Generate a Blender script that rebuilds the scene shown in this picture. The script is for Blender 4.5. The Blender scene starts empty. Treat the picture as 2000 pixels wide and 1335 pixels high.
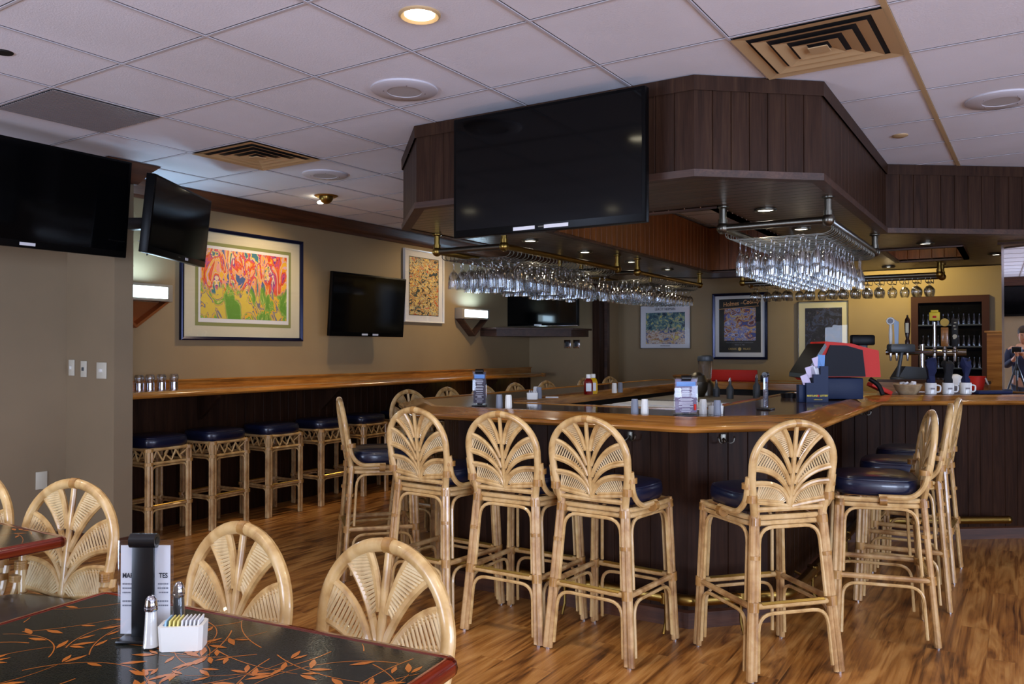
import bpy, bmesh, math, random
from mathutils import Vector, Matrix
from mathutils.geometry import tessellate_polygon

SC = bpy.context.scene
COL = SC.collection
PI = math.pi

# ------------------------------------------------------------------ camera
cd = bpy.data.cameras.new('camera'); cam = bpy.data.objects.new('camera', cd); COL.objects.link(cam)
cd.sensor_width = 36; cd.lens = 1590 / 2000 * 36; cd.clip_start = 0.01
YAW, PITCH = 0.555, 0.0097
cam.location = (0, 0, 1.42)
cam.rotation_euler = (PI / 2 + PITCH, 0, YAW - PI / 2)
SC.camera = cam

# ------------------------------------------------------------------ world, exposure
w = bpy.data.worlds.new('world'); SC.world = w; w.use_nodes = True
w.node_tree.nodes['Background'].inputs[0].default_value = (0.45, 0.6, 1.0, 1)
w.node_tree.nodes['Background'].inputs[1].default_value = 0.15
SC.view_settings.view_transform = 'Standard'; SC.view_settings.look = 'None'
SC.view_settings.exposure = 0.68; SC.view_settings.gamma = 1
SC.cycles.transparent_max_bounces = 48
SC.cycles.max_bounces = 10
SC.cycles.sample_clamp_indirect = 6

def area(name, loc, target, size, energy, color, spread=180):
    l = bpy.data.lights.new(name, 'AREA'); l.shape = 'RECTANGLE'; l.size, l.size_y = size
    l.energy = energy; l.color = color; l.spread = math.radians(spread)
    o = bpy.data.objects.new(name, l); COL.objects.link(o); o.location = loc
    o.rotation_euler = (Vector(target) - Vector(loc)).to_track_quat('-Z', 'Y').to_euler()
    return o
def spot(name, loc, target, energy, color, angle=100, blend=0.6, r=0.05):
    l = bpy.data.lights.new(name, 'SPOT'); l.energy = energy; l.color = color
    l.spot_size = math.radians(angle); l.spot_blend = blend; l.shadow_soft_size = r
    o = bpy.data.objects.new(name, l); COL.objects.link(o); o.location = loc
    o.rotation_euler = (Vector(target) - Vector(loc)).to_track_quat('-Z', 'Y').to_euler()
    return o
WARM = (1.0, 0.72, 0.38); HALO = (1.0, 0.86, 0.62); DAY = (0.62, 0.74, 1.0)
# daylight that comes in through the windows of the wall behind and the wall to the right
area('window_daylight', (-2.62, -3.0, 1.3), (3, 0.5, 2.6), (1.9, 1.7), 185, DAY)
area('window_daylight', (2.2, -4.85, 1.4), (3.0, 0, 3.2), (3.4, 1.7), 125, DAY)
area('window_daylight', (-2.62, 3.6, 1.3), (3, 3, 2.7), (1.9, 1.7), 110, DAY)
# recessed ceiling lamps (the cans themselves are built further down)
CANS = [(2.52, 1.99), (0.3, 0.6), (0.3, 3.2), (-1.5, 2.0), (2.4, -0.7), (4.6, -1.6), (0.9, 4.4), (0.6, -2.4)]
for (x, y) in CANS:
    spot('can_lamp', (x, y, 2.70), (x, y, 0), 34, HALO, 130, 0.9, 0.07)
for (x, y, tx, ty) in [(5.08, 5.02, 5.0, 5.9), (7.9, 4.85, 7.4, 5.9)]:
    spot('eyeball_lamp', (x, y, 2.66), (tx, ty, 1.5), 42, WARM, 105, 0.8, 0.04)
SOFFIT_CANS = [(5.31, 3.13), (6.17, 3.10), (7.08, 3.07), (7.95, 3.05), (4.88, 1.26), (5.77, 1.25), (7.07, 0.60), (8.2, 0.15), (8.85, 1.08)]
for (x, y) in SOFFIT_CANS:
    spot('soffit_lamp', (x, y, 2.235), (x, y, 0), 9, HALO, 120, 0.7, 0.03)
# lamps inside the open well of the canopy and at the back of the bar
for (x, y) in [(5.6, 1.75), (7.4, 1.75)]:
    spot('well_lamp', (x, y, 2.68), (x + 0.1, 2.9, 2.2), 2.2, (1.0, 0.6, 0.22), 150, 0.9, 0.05)
spot('back_lamp', (9.8, 1.2, 2.6), (10.7, 1.2, 1.8), 48, (1.0, 0.80, 0.28), 150, 0.9, 0.1)
spot('well_lamp', (7.6, 0.66, 2.6), (8.45, 0.66, 2.3), 3, (1.0, 0.66, 0.28), 150, 0.9, 0.05)
area('window_daylight', (-1.6, -4.85, 1.4), (0, 0, 3.0), (2.4, 1.7), 55, DAY)

# ------------------------------------------------------------------ materials
def lin(c):
    return tuple(((v / 255) / 12.92 if v / 255 <= 0.04045 else (((v / 255) + 0.055) / 1.055) ** 2.4) for v in c) + (1,)
def mat(name, col, rough=0.5, metal=0.0, **k):
    m = bpy.data.materials.new(name); m.use_nodes = True
    b = m.node_tree.nodes['Principled BSDF']
    b.inputs['Base Color'].default_value = lin(col) if max(col) > 1 else tuple(col) + (1,)
    b.inputs['Roughness'].default_value = rough; b.inputs['Metallic'].default_value = metal
    for a, v in k.items(): b.inputs[a.replace('_', ' ')].default_value = v
    return m
def N(m, t, **k):
    n = m.node_tree.nodes.new(t)
    for a, v in k.items(): setattr(n, a, v)
    return n
def L(m, a, b): m.node_tree.links.new(a, b)
def ramp(m, fac, stops):
    r = N(m, 'ShaderNodeValToRGB'); e = r.color_ramp.elements
    e[0].position, e[0].color = stops[0][0], lin(stops[0][1]); e[1].position, e[1].color = stops[-1][0], lin(stops[-1][1])
    for p, c in stops[1:-1]:
        q = e.new(p); q.color = lin(c)
    L(m, fac, r.inputs[0]); return r
def coords(m, kind='Object', scale=(1, 1, 1), rot=(0, 0, 0), loc=(0, 0, 0)):
    t = N(m, 'ShaderNodeTexCoord'); mp = N(m, 'ShaderNodeMapping')
    mp.inputs['Scale'].default_value = scale; mp.inputs['Rotation'].default_value = rot; mp.inputs['Location'].default_value = loc
    L(m, t.outputs[kind], mp.inputs[0]); return mp.outputs[0]
def noise(m, vec, scale, detail=4, rough=0.55, dist=0.0):
    n = N(m, 'ShaderNodeTexNoise'); n.inputs['Scale'].default_value = scale; n.inputs['Detail'].default_value = detail
    n.inputs['Roughness'].default_value = rough; n.inputs['Distortion'].default_value = dist
    L(m, vec, n.inputs['Vector']); return n
def bump(m, h, strength=0.3, dist=0.01):
    b = N(m, 'ShaderNodeBump'); b.inputs['Strength'].default_value = strength; b.inputs['Distance'].default_value = dist
    L(m, h, b.inputs['Height']); L(m, b.outputs[0], m.node_tree.nodes['Principled BSDF'].inputs['Normal']); return b
def wood(name, dark, mid, light, kind='UV', axis=0, rough=0.25, scale=1.0, coat=0.0, line=0.0):
    m = mat(name, mid, rough); s = [9 * scale] * 3; s[axis] = 0.7 * scale
    v = coords(m, kind, tuple(s)); n = noise(m, v, 2.2, 6, 0.6, 0.6)
    s2 = [60 * scale] * 3; s2[axis] = 2.2 * scale
    n2 = noise(m, coords(m, kind, tuple(s2)), 2.0, 3)
    mx = N(m, 'ShaderNodeMix'); mx.data_type = 'FLOAT'; mx.inputs[0].default_value = 0.35
    L(m, n.outputs[0], mx.inputs[2]); L(m, n2.outputs[0], mx.inputs[3])
    r = ramp(m, mx.outputs[0], [(0.33, dark), (0.5, mid), (0.66, light)])
    L(m, r.outputs[0], m.node_tree.nodes['Principled BSDF'].inputs['Base Color'])
    if coat: m.node_tree.nodes['Principled BSDF'].inputs['Coat Weight'].default_value = coat; m.node_tree.nodes['Principled BSDF'].inputs['Coat Roughness'].default_value = 0.08
    bump(m, n2.outputs[0], 0.08, 0.002)
    return m
M = {}
M['oak'] = wood('oak', (112, 66, 20), (168, 108, 42), (200, 142, 68), 'UV', 0, 0.2, coat=0.6)
M['oak_obj'] = wood('oak_plain', (116, 70, 24), (166, 108, 46), (196, 138, 68), 'Object', 1, 0.3, coat=0.3)
M['brownwood'] = wood('brown_wood', (44, 27, 19), (66, 42, 30), (84, 56, 41), 'Object', 1, 0.5)
M['crown'] = wood('crown_wood', (50, 26, 14), (76, 42, 24), (98, 58, 34), 'UV', 0, 0.5)
M['bead'] = wood('dark_beadboard', (38, 23, 15), (52, 33, 23), (66, 45, 31), 'UV', 1, 0.32)
M['beadlo'] = wood('bar_beadboard', (34, 20, 13), (48, 29, 19), (62, 39, 26), 'UV', 1, 0.38)
M['beadorange'] = wood('stained_beadboard', (84, 46, 20), (116, 66, 30), (140, 84, 42), 'UV', 1, 0.4)
M['mahogany'] = wood('mahogany', (62, 16, 8), (104, 32, 16), (134, 50, 26), 'UV', 0, 0.15, coat=0.6)
for k_ in ('bead', 'beadlo'):
    b_ = M[k_].node_tree.nodes['Principled BSDF']; b_.inputs['Roughness'].default_value = 0.45; b_.inputs['Specular IOR Level'].default_value = 0.12
def soffit_mat():
    m = wood('soffit_boards', (52, 36, 26), (74, 53, 38), (94, 70, 50), 'Object', 1, 0.3)
    v = coords(m, 'Object', (1, 1, 1)); sp = N(m, 'ShaderNodeSeparateXYZ'); L(m, v, sp.inputs[0])
    a = N(m, 'ShaderNodeMath', operation='MULTIPLY'); a.inputs[1].default_value = 1 / 0.085; L(m, sp.outputs[0], a.inputs[0])
    f = N(m, 'ShaderNodeMath', operation='FRACT'); L(m, a.outputs[0], f.inputs[0])
    g = N(m, 'ShaderNodeMath', operation='PINGPONG'); g.inputs[1].default_value = 0.5; L(m, f.outputs[0], g.inputs[0])
    s = N(m, 'ShaderNodeMapRange'); s.inputs[1].default_value = 0.0; s.inputs[1].default_value = 0.05; s.inputs[2].default_value = 0.10; L(m, g.outputs[0], s.inputs[0])
    bs = m.node_tree.nodes['Principled BSDF']; old = bs.inputs['Base Color'].links[0].from_socket
    mx = N(m, 'ShaderNodeMix'); mx.data_type = 'RGBA'; L(m, s.outputs[0], mx.inputs[0]); mx.inputs[6].default_value = (0.006, 0.004, 0.003, 1)
    L(m, old, mx.inputs[7]); L(m, mx.outputs[2], bs.inputs['Base Color'])
    bump(m, s.outputs[0], 0.6, 0.004); return m
M['soffit'] = soffit_mat()
def wall_mat(name, c):
    m = mat(name, c, 0.62); v = coords(m, 'Object', (260, 260, 3)); n = noise(m, v, 1.0, 2)
    n2 = noise(m, coords(m, 'Object', (1, 1, 1)), 1.5, 3)
    r = ramp(m, n2.outputs[0], [(0.3, tuple(int(q * 0.96) for q in c)), (0.7, tuple(min(255, int(q * 1.03)) for q in c))])
    L(m, r.outputs[0], m.node_tree.nodes['Principled BSDF'].inputs['Base Color'])
    bump(m, n.outputs[0], 0.12, 0.002); return m
M['wall'] = wall_mat('taupe_wall', (150, 129, 95))
M['pier'] = wall_mat('pier_wall', (140, 122, 96))
def ceil_mat():
    m = mat('ceiling_tile', (228, 229, 240), 0.9); v = coords(m)
    n = noise(m, v, 120, 5, 0.7); n2 = noise(m, v, 1.1, 3)
    r = ramp(m, n2.outputs[0], [(0.3, (222, 222, 230)), (0.7, (234, 235, 246))])
    L(m, r.outputs[0], m.node_tree.nodes['Principled BSDF'].inputs['Base Color'])
    bump(m, n.outputs[0], 0.5, 0.004); return m
M['ceil'] = ceil_mat()
M['grid'] = mat('grid_metal', (196, 192, 198), 0.5)
M['seam'] = mat('ceiling_seam', (70, 62, 62), 0.9)
M['gridrust'] = mat('aged_metal', (190, 160, 118), 0.45)
def floor_mat():
    m = mat('wood_floor', (130, 80, 40), 0.28)
    v = coords(m, 'Object', (1, 1, 1))
    br = N(m, 'ShaderNodeTexBrick'); br.offset = 0.37; br.offset_frequency = 2; br.squash = 1
    br.inputs['Scale'].default_value = 1; br.inputs['Brick Width'].default_value = 1.2; br.inputs['Row Height'].default_value = 0.125
    br.inputs['Mortar Size'].default_value = 0.0012; br.inputs['Color1'].default_value = (0, 0, 0, 1); br.inputs['Color2'].default_value = (1, 1, 1, 1)
    br.inputs['Mortar'].default_value = (0, 0, 0, 1); L(m, v, br.inputs['Vector'])
    add = N(m, 'ShaderNodeVectorMath', operation='MULTIPLY_ADD'); add.inputs[1].default_value = (.5, .22, 0); L(m, br.outputs['Color'], add.inputs[0]); L(m, v, add.inputs[2])
    mp = N(m, 'ShaderNodeMapping'); mp.inputs['Scale'].default_value = (1.1, 8, 1); L(m, add.outputs[0], mp.inputs[0])
    n = noise(m, mp.outputs[0], 1.2, 4, 0.5, 1.8)
    mp2 = N(m, 'ShaderNodeMapping'); mp2.inputs['Scale'].default_value = (1.2, 70, 1); L(m, add.outputs[0], mp2.inputs[0])
    n2 = noise(m, mp2.outputs[0], 1.5, 3, 0.55, 0.3)
    mx = N(m, 'ShaderNodeMix'); mx.data_type = 'FLOAT'; mx.inputs[0].default_value = 0.25; L(m, n.outputs[0], mx.inputs[2]); L(m, n2.outputs[0], mx.inputs[3])
    r = ramp(m, mx.outputs[0], [(0.34, (76, 42, 17)), (0.43, (134, 83, 36)), (0.52, (172, 115, 55)), (0.63, (198, 144, 80))])
    hs = N(m, 'ShaderNodeHueSaturation'); L(m, r.outputs[0], hs.inputs['Color'])
    mr = N(m, 'ShaderNodeMapRange'); mr.inputs[3].default_value = 0.93; mr.inputs[4].default_value = 1.05; L(m, br.outputs['Color'], mr.inputs[0]); L(m, mr.outputs[0], hs.inputs['Value'])
    L(m, hs.outputs[0], m.node_tree.nodes['Principled BSDF'].inputs['Base Color'])
    rr = N(m, 'ShaderNodeMapRange'); rr.inputs[3].default_value = 0.26; rr.inputs[4].default_value = 0.42; L(m, n2.outputs[0], rr.inputs[0]); L(m, rr.outputs[0], m.node_tree.nodes['Principled BSDF'].inputs['Roughness'])
    bump(m, n2.outputs[0], 0.1, 0.002); return m
M['floor'] = floor_mat()
def rattan(name, c1, c2, c3):
    m = mat(name, c2, 0.32); n = noise(m, coords(m, 'Object', (1, 1, 1)), 14, 4, 0.6, 0.5); n2 = noise(m, coords(m, 'Object', (3, 3, 1)), 5, 2)
    mx = N(m, 'ShaderNodeMix'); mx.data_type = 'FLOAT'; mx.inputs[0].default_value = 0.5; L(m, n.outputs[0], mx.inputs[2]); L(m, n2.outputs[0], mx.inputs[3])
    r = ramp(m, mx.outputs[0], [(0.34, c1), (0.5, c2), (0.64, c3)]); L(m, r.outputs[0], m.node_tree.nodes['Principled BSDF'].inputs['Base Color'])
    m.node_tree.nodes['Principled BSDF'].inputs['Coat Weight'].default_value = 0.35; return m
M['rattan'] = rattan('rattan', (160, 118, 66), (202, 164, 106), (218, 186, 134))
M['rattanleg'] = rattan('rattan_leg', (136, 94, 54), (186, 144, 92), (208, 172, 120))
M['reed'] = rattan('reed', (186, 152, 104), (214, 186, 138), (224, 200, 156))
M['bind'] = rattan('rattan_binding', (120, 80, 38), (168, 122, 64), (188, 144, 84))
M['goldplate'] = mat('brass_plate', (196, 164, 84), 0.3, 0.9)
M['navy'] = mat('navy_vinyl', (16, 22, 46), 0.3, Coat_Weight=0.3)
M['brass'] = mat('aged_brass', (150, 122, 62), 0.3, 1.0)
M['steel'] = mat('dull_steel', (112, 108, 98), 0.33, 1.0)
M['chrome'] = mat('chrome', (200, 200, 205), 0.12, 1.0)
M['blackplastic'] = mat('black_plastic', (12, 12, 14), 0.3)
M['bezel'] = mat('black_bezel', (5, 5, 6), 0.35, Specular_IOR_Level=0.12)
M['screen'] = mat('dark_screen', (5, 5, 6), 0.08, Specular_IOR_Level=0.2)
M['white'] = mat('white_plastic', (225, 222, 215), 0.35)
M['ivory'] = mat('ivory_plate', (205, 200, 182), 0.4)
M['paper'] = mat('white_paper', (222, 222, 226), 0.6)
M['mattecream'] = mat('cream_mat', (206, 200, 176), 0.7)
M['green'] = mat('green_mat', (134, 138, 84), 0.7)
M['gray'] = mat('gray_paper', (122, 126, 138), 0.5)
M['darkgray'] = mat('dark_gray', (60, 64, 68), 0.4)
M['laminate'] = mat('bar_laminate', (74, 52, 40), 0.1)
M['red'] = mat('red_plastic', (196, 40, 28), 0.5, Specular_IOR_Level=0.25)
M['termside'] = mat('dark_terminal_side', (26, 27, 34), 0.6, Specular_IOR_Level=0.2)
M['navyplastic'] = mat('navy_box', (22, 36, 66), 0.5, Specular_IOR_Level=0.25)
M['blueframe'] = mat('navy_frame', (24, 28, 58), 0.22, 0.5)
M['silverframe'] = mat('silver_frame', (190, 190, 190), 0.2, 1.0)
M['lightpine'] = mat('ceramic', (228, 225, 218), 0.15)
M['ketchup'] = mat('ketchup', (110, 12, 10), 0.15)
M['mustard'] = mat('mustard', (205, 160, 20), 0.2)
M['blue'] = mat('blue_paper', (92, 140, 200), 0.5)
M['pink'] = mat('pink_paper', (206, 190, 214), 0.55)
M['yellow'] = mat('yellow', (222, 196, 40), 0.5)
M['napkin'] = mat('navy_napkin', (20, 28, 66), 0.85)
M['blacknapkin'] = mat('black_napkin', (14, 14, 18), 0.85)
M['wicker'] = rattan('wicker_basket', (150, 122, 90), (186, 158, 120), (204, 180, 146))
M['gold'] = mat('gold_letters', (206, 176, 96), 0.5)
M['peach'] = mat('peach_letters', (226, 168, 110), 0.5)
M['ink'] = mat('dark_ink', (30, 30, 40), 0.6)
M['vine'] = mat('orange_vine', (178, 104, 44), 0.12)
M['dusk'] = mat('dark_paper', (52, 44, 60), 0.4)
M['satin'] = mat('satin_counter', (128, 122, 112), 0.4)
M['matwhite'] = mat('mat_white', (236, 240, 248), 0.5)
M['graypanel'] = mat('grille_panel', (138, 130, 130), 0.6)
M['duct'] = mat('duct_dark', (20, 20, 24), 0.6)
M['skin'] = mat('skin', (190, 140, 112), 0.5)
M['jacket'] = mat('navy_jacket', (24, 34, 66), 0.8)
M['jeans'] = mat('blue_jeans', (58, 74, 104), 0.8)
M['hair'] = mat('brown_hair', (50, 36, 26), 0.7)
M['mirror'] = mat('mirror_glass', (225, 230, 235), 0.01, 1.0)
M['black'] = mat('matte_black', (8, 8, 8), 0.6)
def emit(name, col, s):
    m = bpy.data.materials.new(name); m.use_nodes = True; nt = m.node_tree; nt.nodes.clear()
    e = nt.nodes.new('ShaderNodeEmission'); o = nt.nodes.new('ShaderNodeOutputMaterial'); e.inputs[0].default_value = lin(col) if max(col) > 1 else tuple(col) + (1,); e.inputs[1].default_value = s
    nt.links.new(e.outputs[0], o.inputs[0]); return m
M['lamp'] = emit('lit_lamp', (1.0, 0.9, 0.66), 14)
M['lampsmall'] = emit('lit_halogen', (1.0, 0.93, 0.8), 9)
M['sconce'] = emit('lit_diffuser', (0.66, 0.88, 1.0), 7)
M['glow'] = emit('lit_strip', (1.0, 0.8, 0.2), 3)
M['tvglow'] = emit('standby_light', (1.0, 0.1, 0.05), 2)
def glass(name, tint=(1, 1, 1), f=1.0, rough=0.02):
    m = bpy.data.materials.new(name); m.use_nodes = True; nt = m.node_tree; nt.nodes.clear()
    o = nt.nodes.new('ShaderNodeOutputMaterial'); t = nt.nodes.new('ShaderNodeBsdfTransparent'); g = nt.nodes.new('ShaderNodeBsdfGlossy')
    t.inputs[0].default_value = tint + (1,); g.inputs['Roughness'].default_value = rough
    lw = nt.nodes.new('ShaderNodeLayerWeight'); lw.inputs[0].default_value = 0.45
    mr = nt.nodes.new('ShaderNodeMapRange'); mr.inputs[3].default_value = 0.06 * f; mr.inputs[4].default_value = 0.75 * f
    mx = nt.nodes.new('ShaderNodeMixShader'); nt.links.new(lw.outputs['Facing'], mr.inputs[0]); nt.links.new(mr.outputs[0], mx.inputs[0])
    nt.links.new(t.outputs[0], mx.inputs[1]); nt.links.new(g.outputs[0], mx.inputs[2]); nt.links.new(mx.outputs[0], o.inputs[0]); return m
M['glass'] = glass('clear_glass', (0.93, 0.94, 0.95), 1.25, 0.06)
M['pane'] = glass('picture_glass', (0.98, 0.98, 0.98), 0.35, 0.0)
M['acrylic'] = glass('acrylic', (0.96, 0.96, 0.97), 0.6, 0.05)
def tabletop_mat():
    m = mat('black_lacquer', (26, 28, 26), 0.12); v = coords(m)
    vo = N(m, 'ShaderNodeTexVoronoi'); vo.feature = 'DISTANCE_TO_EDGE'; vo.inputs['Scale'].default_value = 130; L(m, v, vo.inputs['Vector'])
    r = ramp(m, vo.outputs[0], [(0.0, (52, 50, 38)), (0.12, (24, 27, 26))]); L(m, r.outputs[0], m.node_tree.nodes['Principled BSDF'].inputs['Base Color'])
    bump(m, vo.outputs[0], 0.15, 0.001); return m
M['lacquer'] = tabletop_mat()
def paint(name, stops, scale, dist=2.5, stretch=(1, 1, 1), seed=0, rough=0.5, hi=None):
    m = mat(name, (128, 128, 128), rough); v = coords(m, 'UV', stretch, loc=(seed * 3.7, seed * 1.3, 0))
    n = noise(m, v, scale, 3, 0.55, dist); r = ramp(m, n.outputs[0], stops); r.color_ramp.interpolation = 'CONSTANT'
    out = r.outputs[0]
    n3 = noise(m, v, scale * 6, 4, 0.7, 1.5); r3 = ramp(m, n3.outputs[0], [(0.3, (60, 50, 60)), (0.38, (255, 255, 255)), (0.68, (255, 255, 255))])
    r3b = ramp(m, n3.outputs[0], [(0.62, (0, 0, 0)), (0.72, (150, 150, 140))])
    mu = N(m, 'ShaderNodeMix'); mu.data_type = 'RGBA'; mu.blend_type = 'MULTIPLY'; mu.inputs[0].default_value = 0.8; L(m, out, mu.inputs[6]); L(m, r3.outputs[0], mu.inputs[7])
    sc = N(m, 'ShaderNodeMix'); sc.data_type = 'RGBA'; sc.blend_type = 'SCREEN'; sc.inputs[0].default_value = 0.7; L(m, mu.outputs[2], sc.inputs[6]); L(m, r3b.outputs[0], sc.inputs[7])
    out = sc.outputs[2]
    if hi:
        sp = N(m, 'ShaderNodeSeparateXYZ'); tc = N(m, 'ShaderNodeTexCoord'); L(m, tc.outputs['UV'], sp.inputs[0])
        ad = N(m, 'ShaderNodeMath', operation='MULTIPLY_ADD'); nn = noise(m, v, scale * 1.3, 3, 0.6, 1.0); ad.inputs[1].default_value = hi[2]; L(m, nn.outputs[0], ad.inputs[0]); L(m, sp.outputs[hi[3]], ad.inputs[2])
        r2 = ramp(m, n.outputs[0], hi[0]); r2.color_ramp.interpolation = 'CONSTANT'
        mr = N(m, 'ShaderNodeMapRange'); mr.inputs[1].default_value = hi[1]; mr.inputs[2].default_value = hi[1] + 0.06; L(m, ad.outputs[0], mr.inputs[0])
        mx = N(m, 'ShaderNodeMix'); mx.data_type = 'RGBA'; L(m, mr.outputs[0], mx.inputs[0]); L(m, r2.outputs[0], mx.inputs[6]); L(m, out, mx.inputs[7]); out = mx.outputs[2]
    L(m, out, m.node_tree.nodes['Principled BSDF'].inputs['Base Color']); return m
M['art_a'] = paint('bright_paint', [(0.3, (70, 100, 150)), (0.39, (222, 150, 150)), (0.42, (226, 178, 50)), (0.455, (214, 170, 190)), (0.475, (226, 160, 40)), (0.50, (206, 70, 50)), (0.52, (226, 96, 60)), (0.54, (196, 80, 130)), (0.56, (110, 60, 140)), (0.575, (225, 205, 180)), (0.595, (230, 190, 60)), (0.62, (60, 120, 140))], 2.2, 1.4, (1.7, .75, 1), 1,
                   hi=([(0.3, (100, 150, 56)), (0.44, (116, 162, 66)), (0.485, (200, 206, 120)), (0.50, (122, 168, 70)), (0.54, (222, 178, 60)), (0.575, (120, 120, 140)), (0.60, (214, 190, 80))], 0.78, 0.7, 1))
M['art_b'] = paint('collage_paint', [(0.3, (40, 50, 60)), (0.40, (70, 110, 90)), (0.435, (190, 60, 40)), (0.455, (214, 180, 90)), (0.49, (226, 205, 130)), (0.52, (216, 200, 150)), (0.545, (120, 150, 170)), (0.565, (60, 56, 56)), (0.585, (214, 160, 60)), (0.63, (190, 70, 50))], 7, 1.5, (1, 1.6, 1), 4)
M['art_c'] = paint('landscape_paint', [(0.3, (30, 50, 70)), (0.4, (60, 96, 110)), (0.47, (96, 130, 130)), (0.53, (150, 170, 140)), (0.58, (206, 196, 110)), (0.64, (110, 140, 170))], 5, 1.5, (1, 1, 1), 7,
                   hi=([(0.3, (90, 110, 160)), (0.42, (200, 170, 140)), (0.5, (210, 205, 200)), (0.56, (170, 120, 90)), (0.62, (226, 210, 120))], 0.66, 0.5, 1))
M['art_d'] = paint('poster_paint', [(0.3, (50, 70, 150)), (0.42, (120, 50, 40)), (0.455, (190, 130, 90)), (0.485, (200, 180, 120)), (0.51, (150, 140, 180)), (0.54, (90, 110, 190)), (0.575, (205, 200, 215)), (0.61, (110, 50, 44))], 3.2, 1.8, (1, 1, 1), 11)
M['art_e'] = paint('night_paint', [(0.3, (20, 20, 28)), (0.45, (36, 32, 46)), (0.53, (56, 62, 92)), (0.6, (40, 34, 40)), (0.66, (90, 70, 70))], 5, 1.2, (1, 1, 1), 15)

# ------------------------------------------------------------------ mesh helpers
class MB:
    def __init__(s): s.v = []; s.f = []; s.m = []; s.u = []
    def face(s, idx, m=0, uv=None): s.f.append(tuple(idx)); s.m.append(m); s.u.append(uv)
    def pts(s, ps):
        n = len(s.v); s.v.extend(Vector(p) for p in ps); return list(range(n, n + len(ps)))
    def box(s, a, b, m=0):
        x0, y0, z0 = a; x1, y1, z1 = b
        i = s.pts([(x0, y0, z0), (x1, y0, z0), (x1, y1, z0), (x0, y1, z0), (x0, y0, z1), (x1, y0, z1), (x1, y1, z1), (x0, y1, z1)])
        for q, (ua, ub) in (((0, 3, 2, 1), (0, 1)), ((4, 5, 6, 7), (0, 1)), ((0, 1, 5, 4), (0, 2)), ((1, 2, 6, 5), (1, 2)), ((2, 3, 7, 6), (0, 2)), ((3, 0, 4, 7), (1, 2))):
            s.face([i[k] for k in q], m, [(s.v[i[k]][ua], s.v[i[k]][ub]) for k in q])
        return s
    def rbox(s, c, size, r=0.005, seg=2, m=0, mtx=None):
        bm = bmesh.new(); bmesh.ops.create_cube(bm, size=1)
        for v in bm.verts: v.co = Vector((v.co.x * size[0], v.co.y * size[1], v.co.z * size[2]))
        if r > 0: bmesh.ops.bevel(bm, geom=bm.edges[:], offset=r, segments=seg, affect='EDGES', profile=0.5)
        s.frombm(bm, Matrix.Translation(c) @ (mtx or Matrix()), m); return s
    def frombm(s, bm, mtx=None, m=0):
        mtx = mtx or Matrix(); bm.verts.ensure_lookup_table(); bm.verts.index_update()
        i = s.pts([mtx @ v.co for v in bm.verts])
        for f in bm.faces: s.face([i[v.index] for v in f.verts], m)
        bm.free(); return s
    def tube(s, P, r, n=8, m=0, cap=True, closed=False):
        P = [Vector(p) for p in P]; R = r if isinstance(r, (list, tuple)) else [r] * len(P); rings = []; up = None
        for k, p in enumerate(P):
            if closed: t = P[(k + 1) % len(P)] - P[k - 1]
            else: t = (P[min(k + 1, len(P) - 1)] - P[max(k - 1, 0)])
            t.normalize()
            if up is None: up = t.orthogonal().normalized()
            up = (up - t * up.dot(t)); up = up.normalized() if up.length > 1e-6 else t.orthogonal().normalized()
            sd = t.cross(up); rings.append(s.pts([p + (up * math.cos(a) + sd * math.sin(a)) * R[k] for a in [2 * PI * j / n for j in range(n)]]))
        ks = range(len(P)) if closed else range(len(P) - 1); ln = 0
        for k in ks:
            A, B = rings[k], rings[(k + 1) % len(P)]; l2 = ln + (P[(k + 1) % len(P)] - P[k]).length
            for j in range(n):
                s.face((A[j], A[(j + 1) % n], B[(j + 1) % n], B[j]), m, [(ln, j * .02), (ln, j * .02 + .02), (l2, j * .02 + .02), (l2, j * .02)])
            ln = l2
        if cap and not closed: s.face(rings[0][::-1], m); s.face(rings[-1], m)
        return s
    def lathe(s, prof, n=20, m=0, c=(0, 0, 0), mtx=None):
        rings = []; c = Vector(c); mtx = mtx or Matrix()
        for r, z in prof:
            rings.append(s.pts([c + mtx @ Vector((r * math.cos(2 * PI * j / n), r * math.sin(2 * PI * j / n), z)) for j in range(n)]) if r > 1e-5 else s.pts([c + mtx @ Vector((0, 0, z))]))
        for A, B in zip(rings, rings[1:]):
            for j in range(n):
                a = [A[j % len(A)], A[(j + 1) % n % len(A)], B[(j + 1) % n % len(B)], B[j % len(B)]]
                q = []; [q.append(x) for x in a if x not in q]
                if len(q) > 2: s.face(q, m)
        return s
    def sphere(s, c, r, n=12, m=0, sc=(1, 1, 1)):
        return s.lathe([(r * math.sin(PI * k / (n // 2)) * 1.0, -r * math.cos(PI * k / (n // 2))) for k in range(n // 2 + 1)], n, m, c, Matrix.Diagonal((sc[0], sc[1], sc[2])))
    def sweep(s, path, prof, m=0, caps=True):
        offs = [offset(path, d) for d, z in prof]; rows = []; L_ = [0]
        for a, b in zip(path, path[1:]): L_.append(L_[-1] + math.dist(a, b))
        for (d, z), o in zip(prof, offs): rows.append(s.pts([(x, y, z) for x, y in o]))
        pv = [0]
        for a, b in zip(prof, prof[1:]): pv.append(pv[-1] + math.dist(a, b))
        for k in range(len(prof) - 1):
            for j in range(len(path) - 1):
                s.face((rows[k][j], rows[k][j + 1], rows[k + 1][j + 1], rows[k + 1][j]), m, [(L_[j] , pv[k]), (L_[j + 1], pv[k]), (L_[j + 1], pv[k + 1]), (L_[j], pv[k + 1])])
        if caps and len(prof) > 2:
            s.face([r[0] for r in rows], m); s.face([r[-1] for r in rows][::-1], m)
        return s
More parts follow.
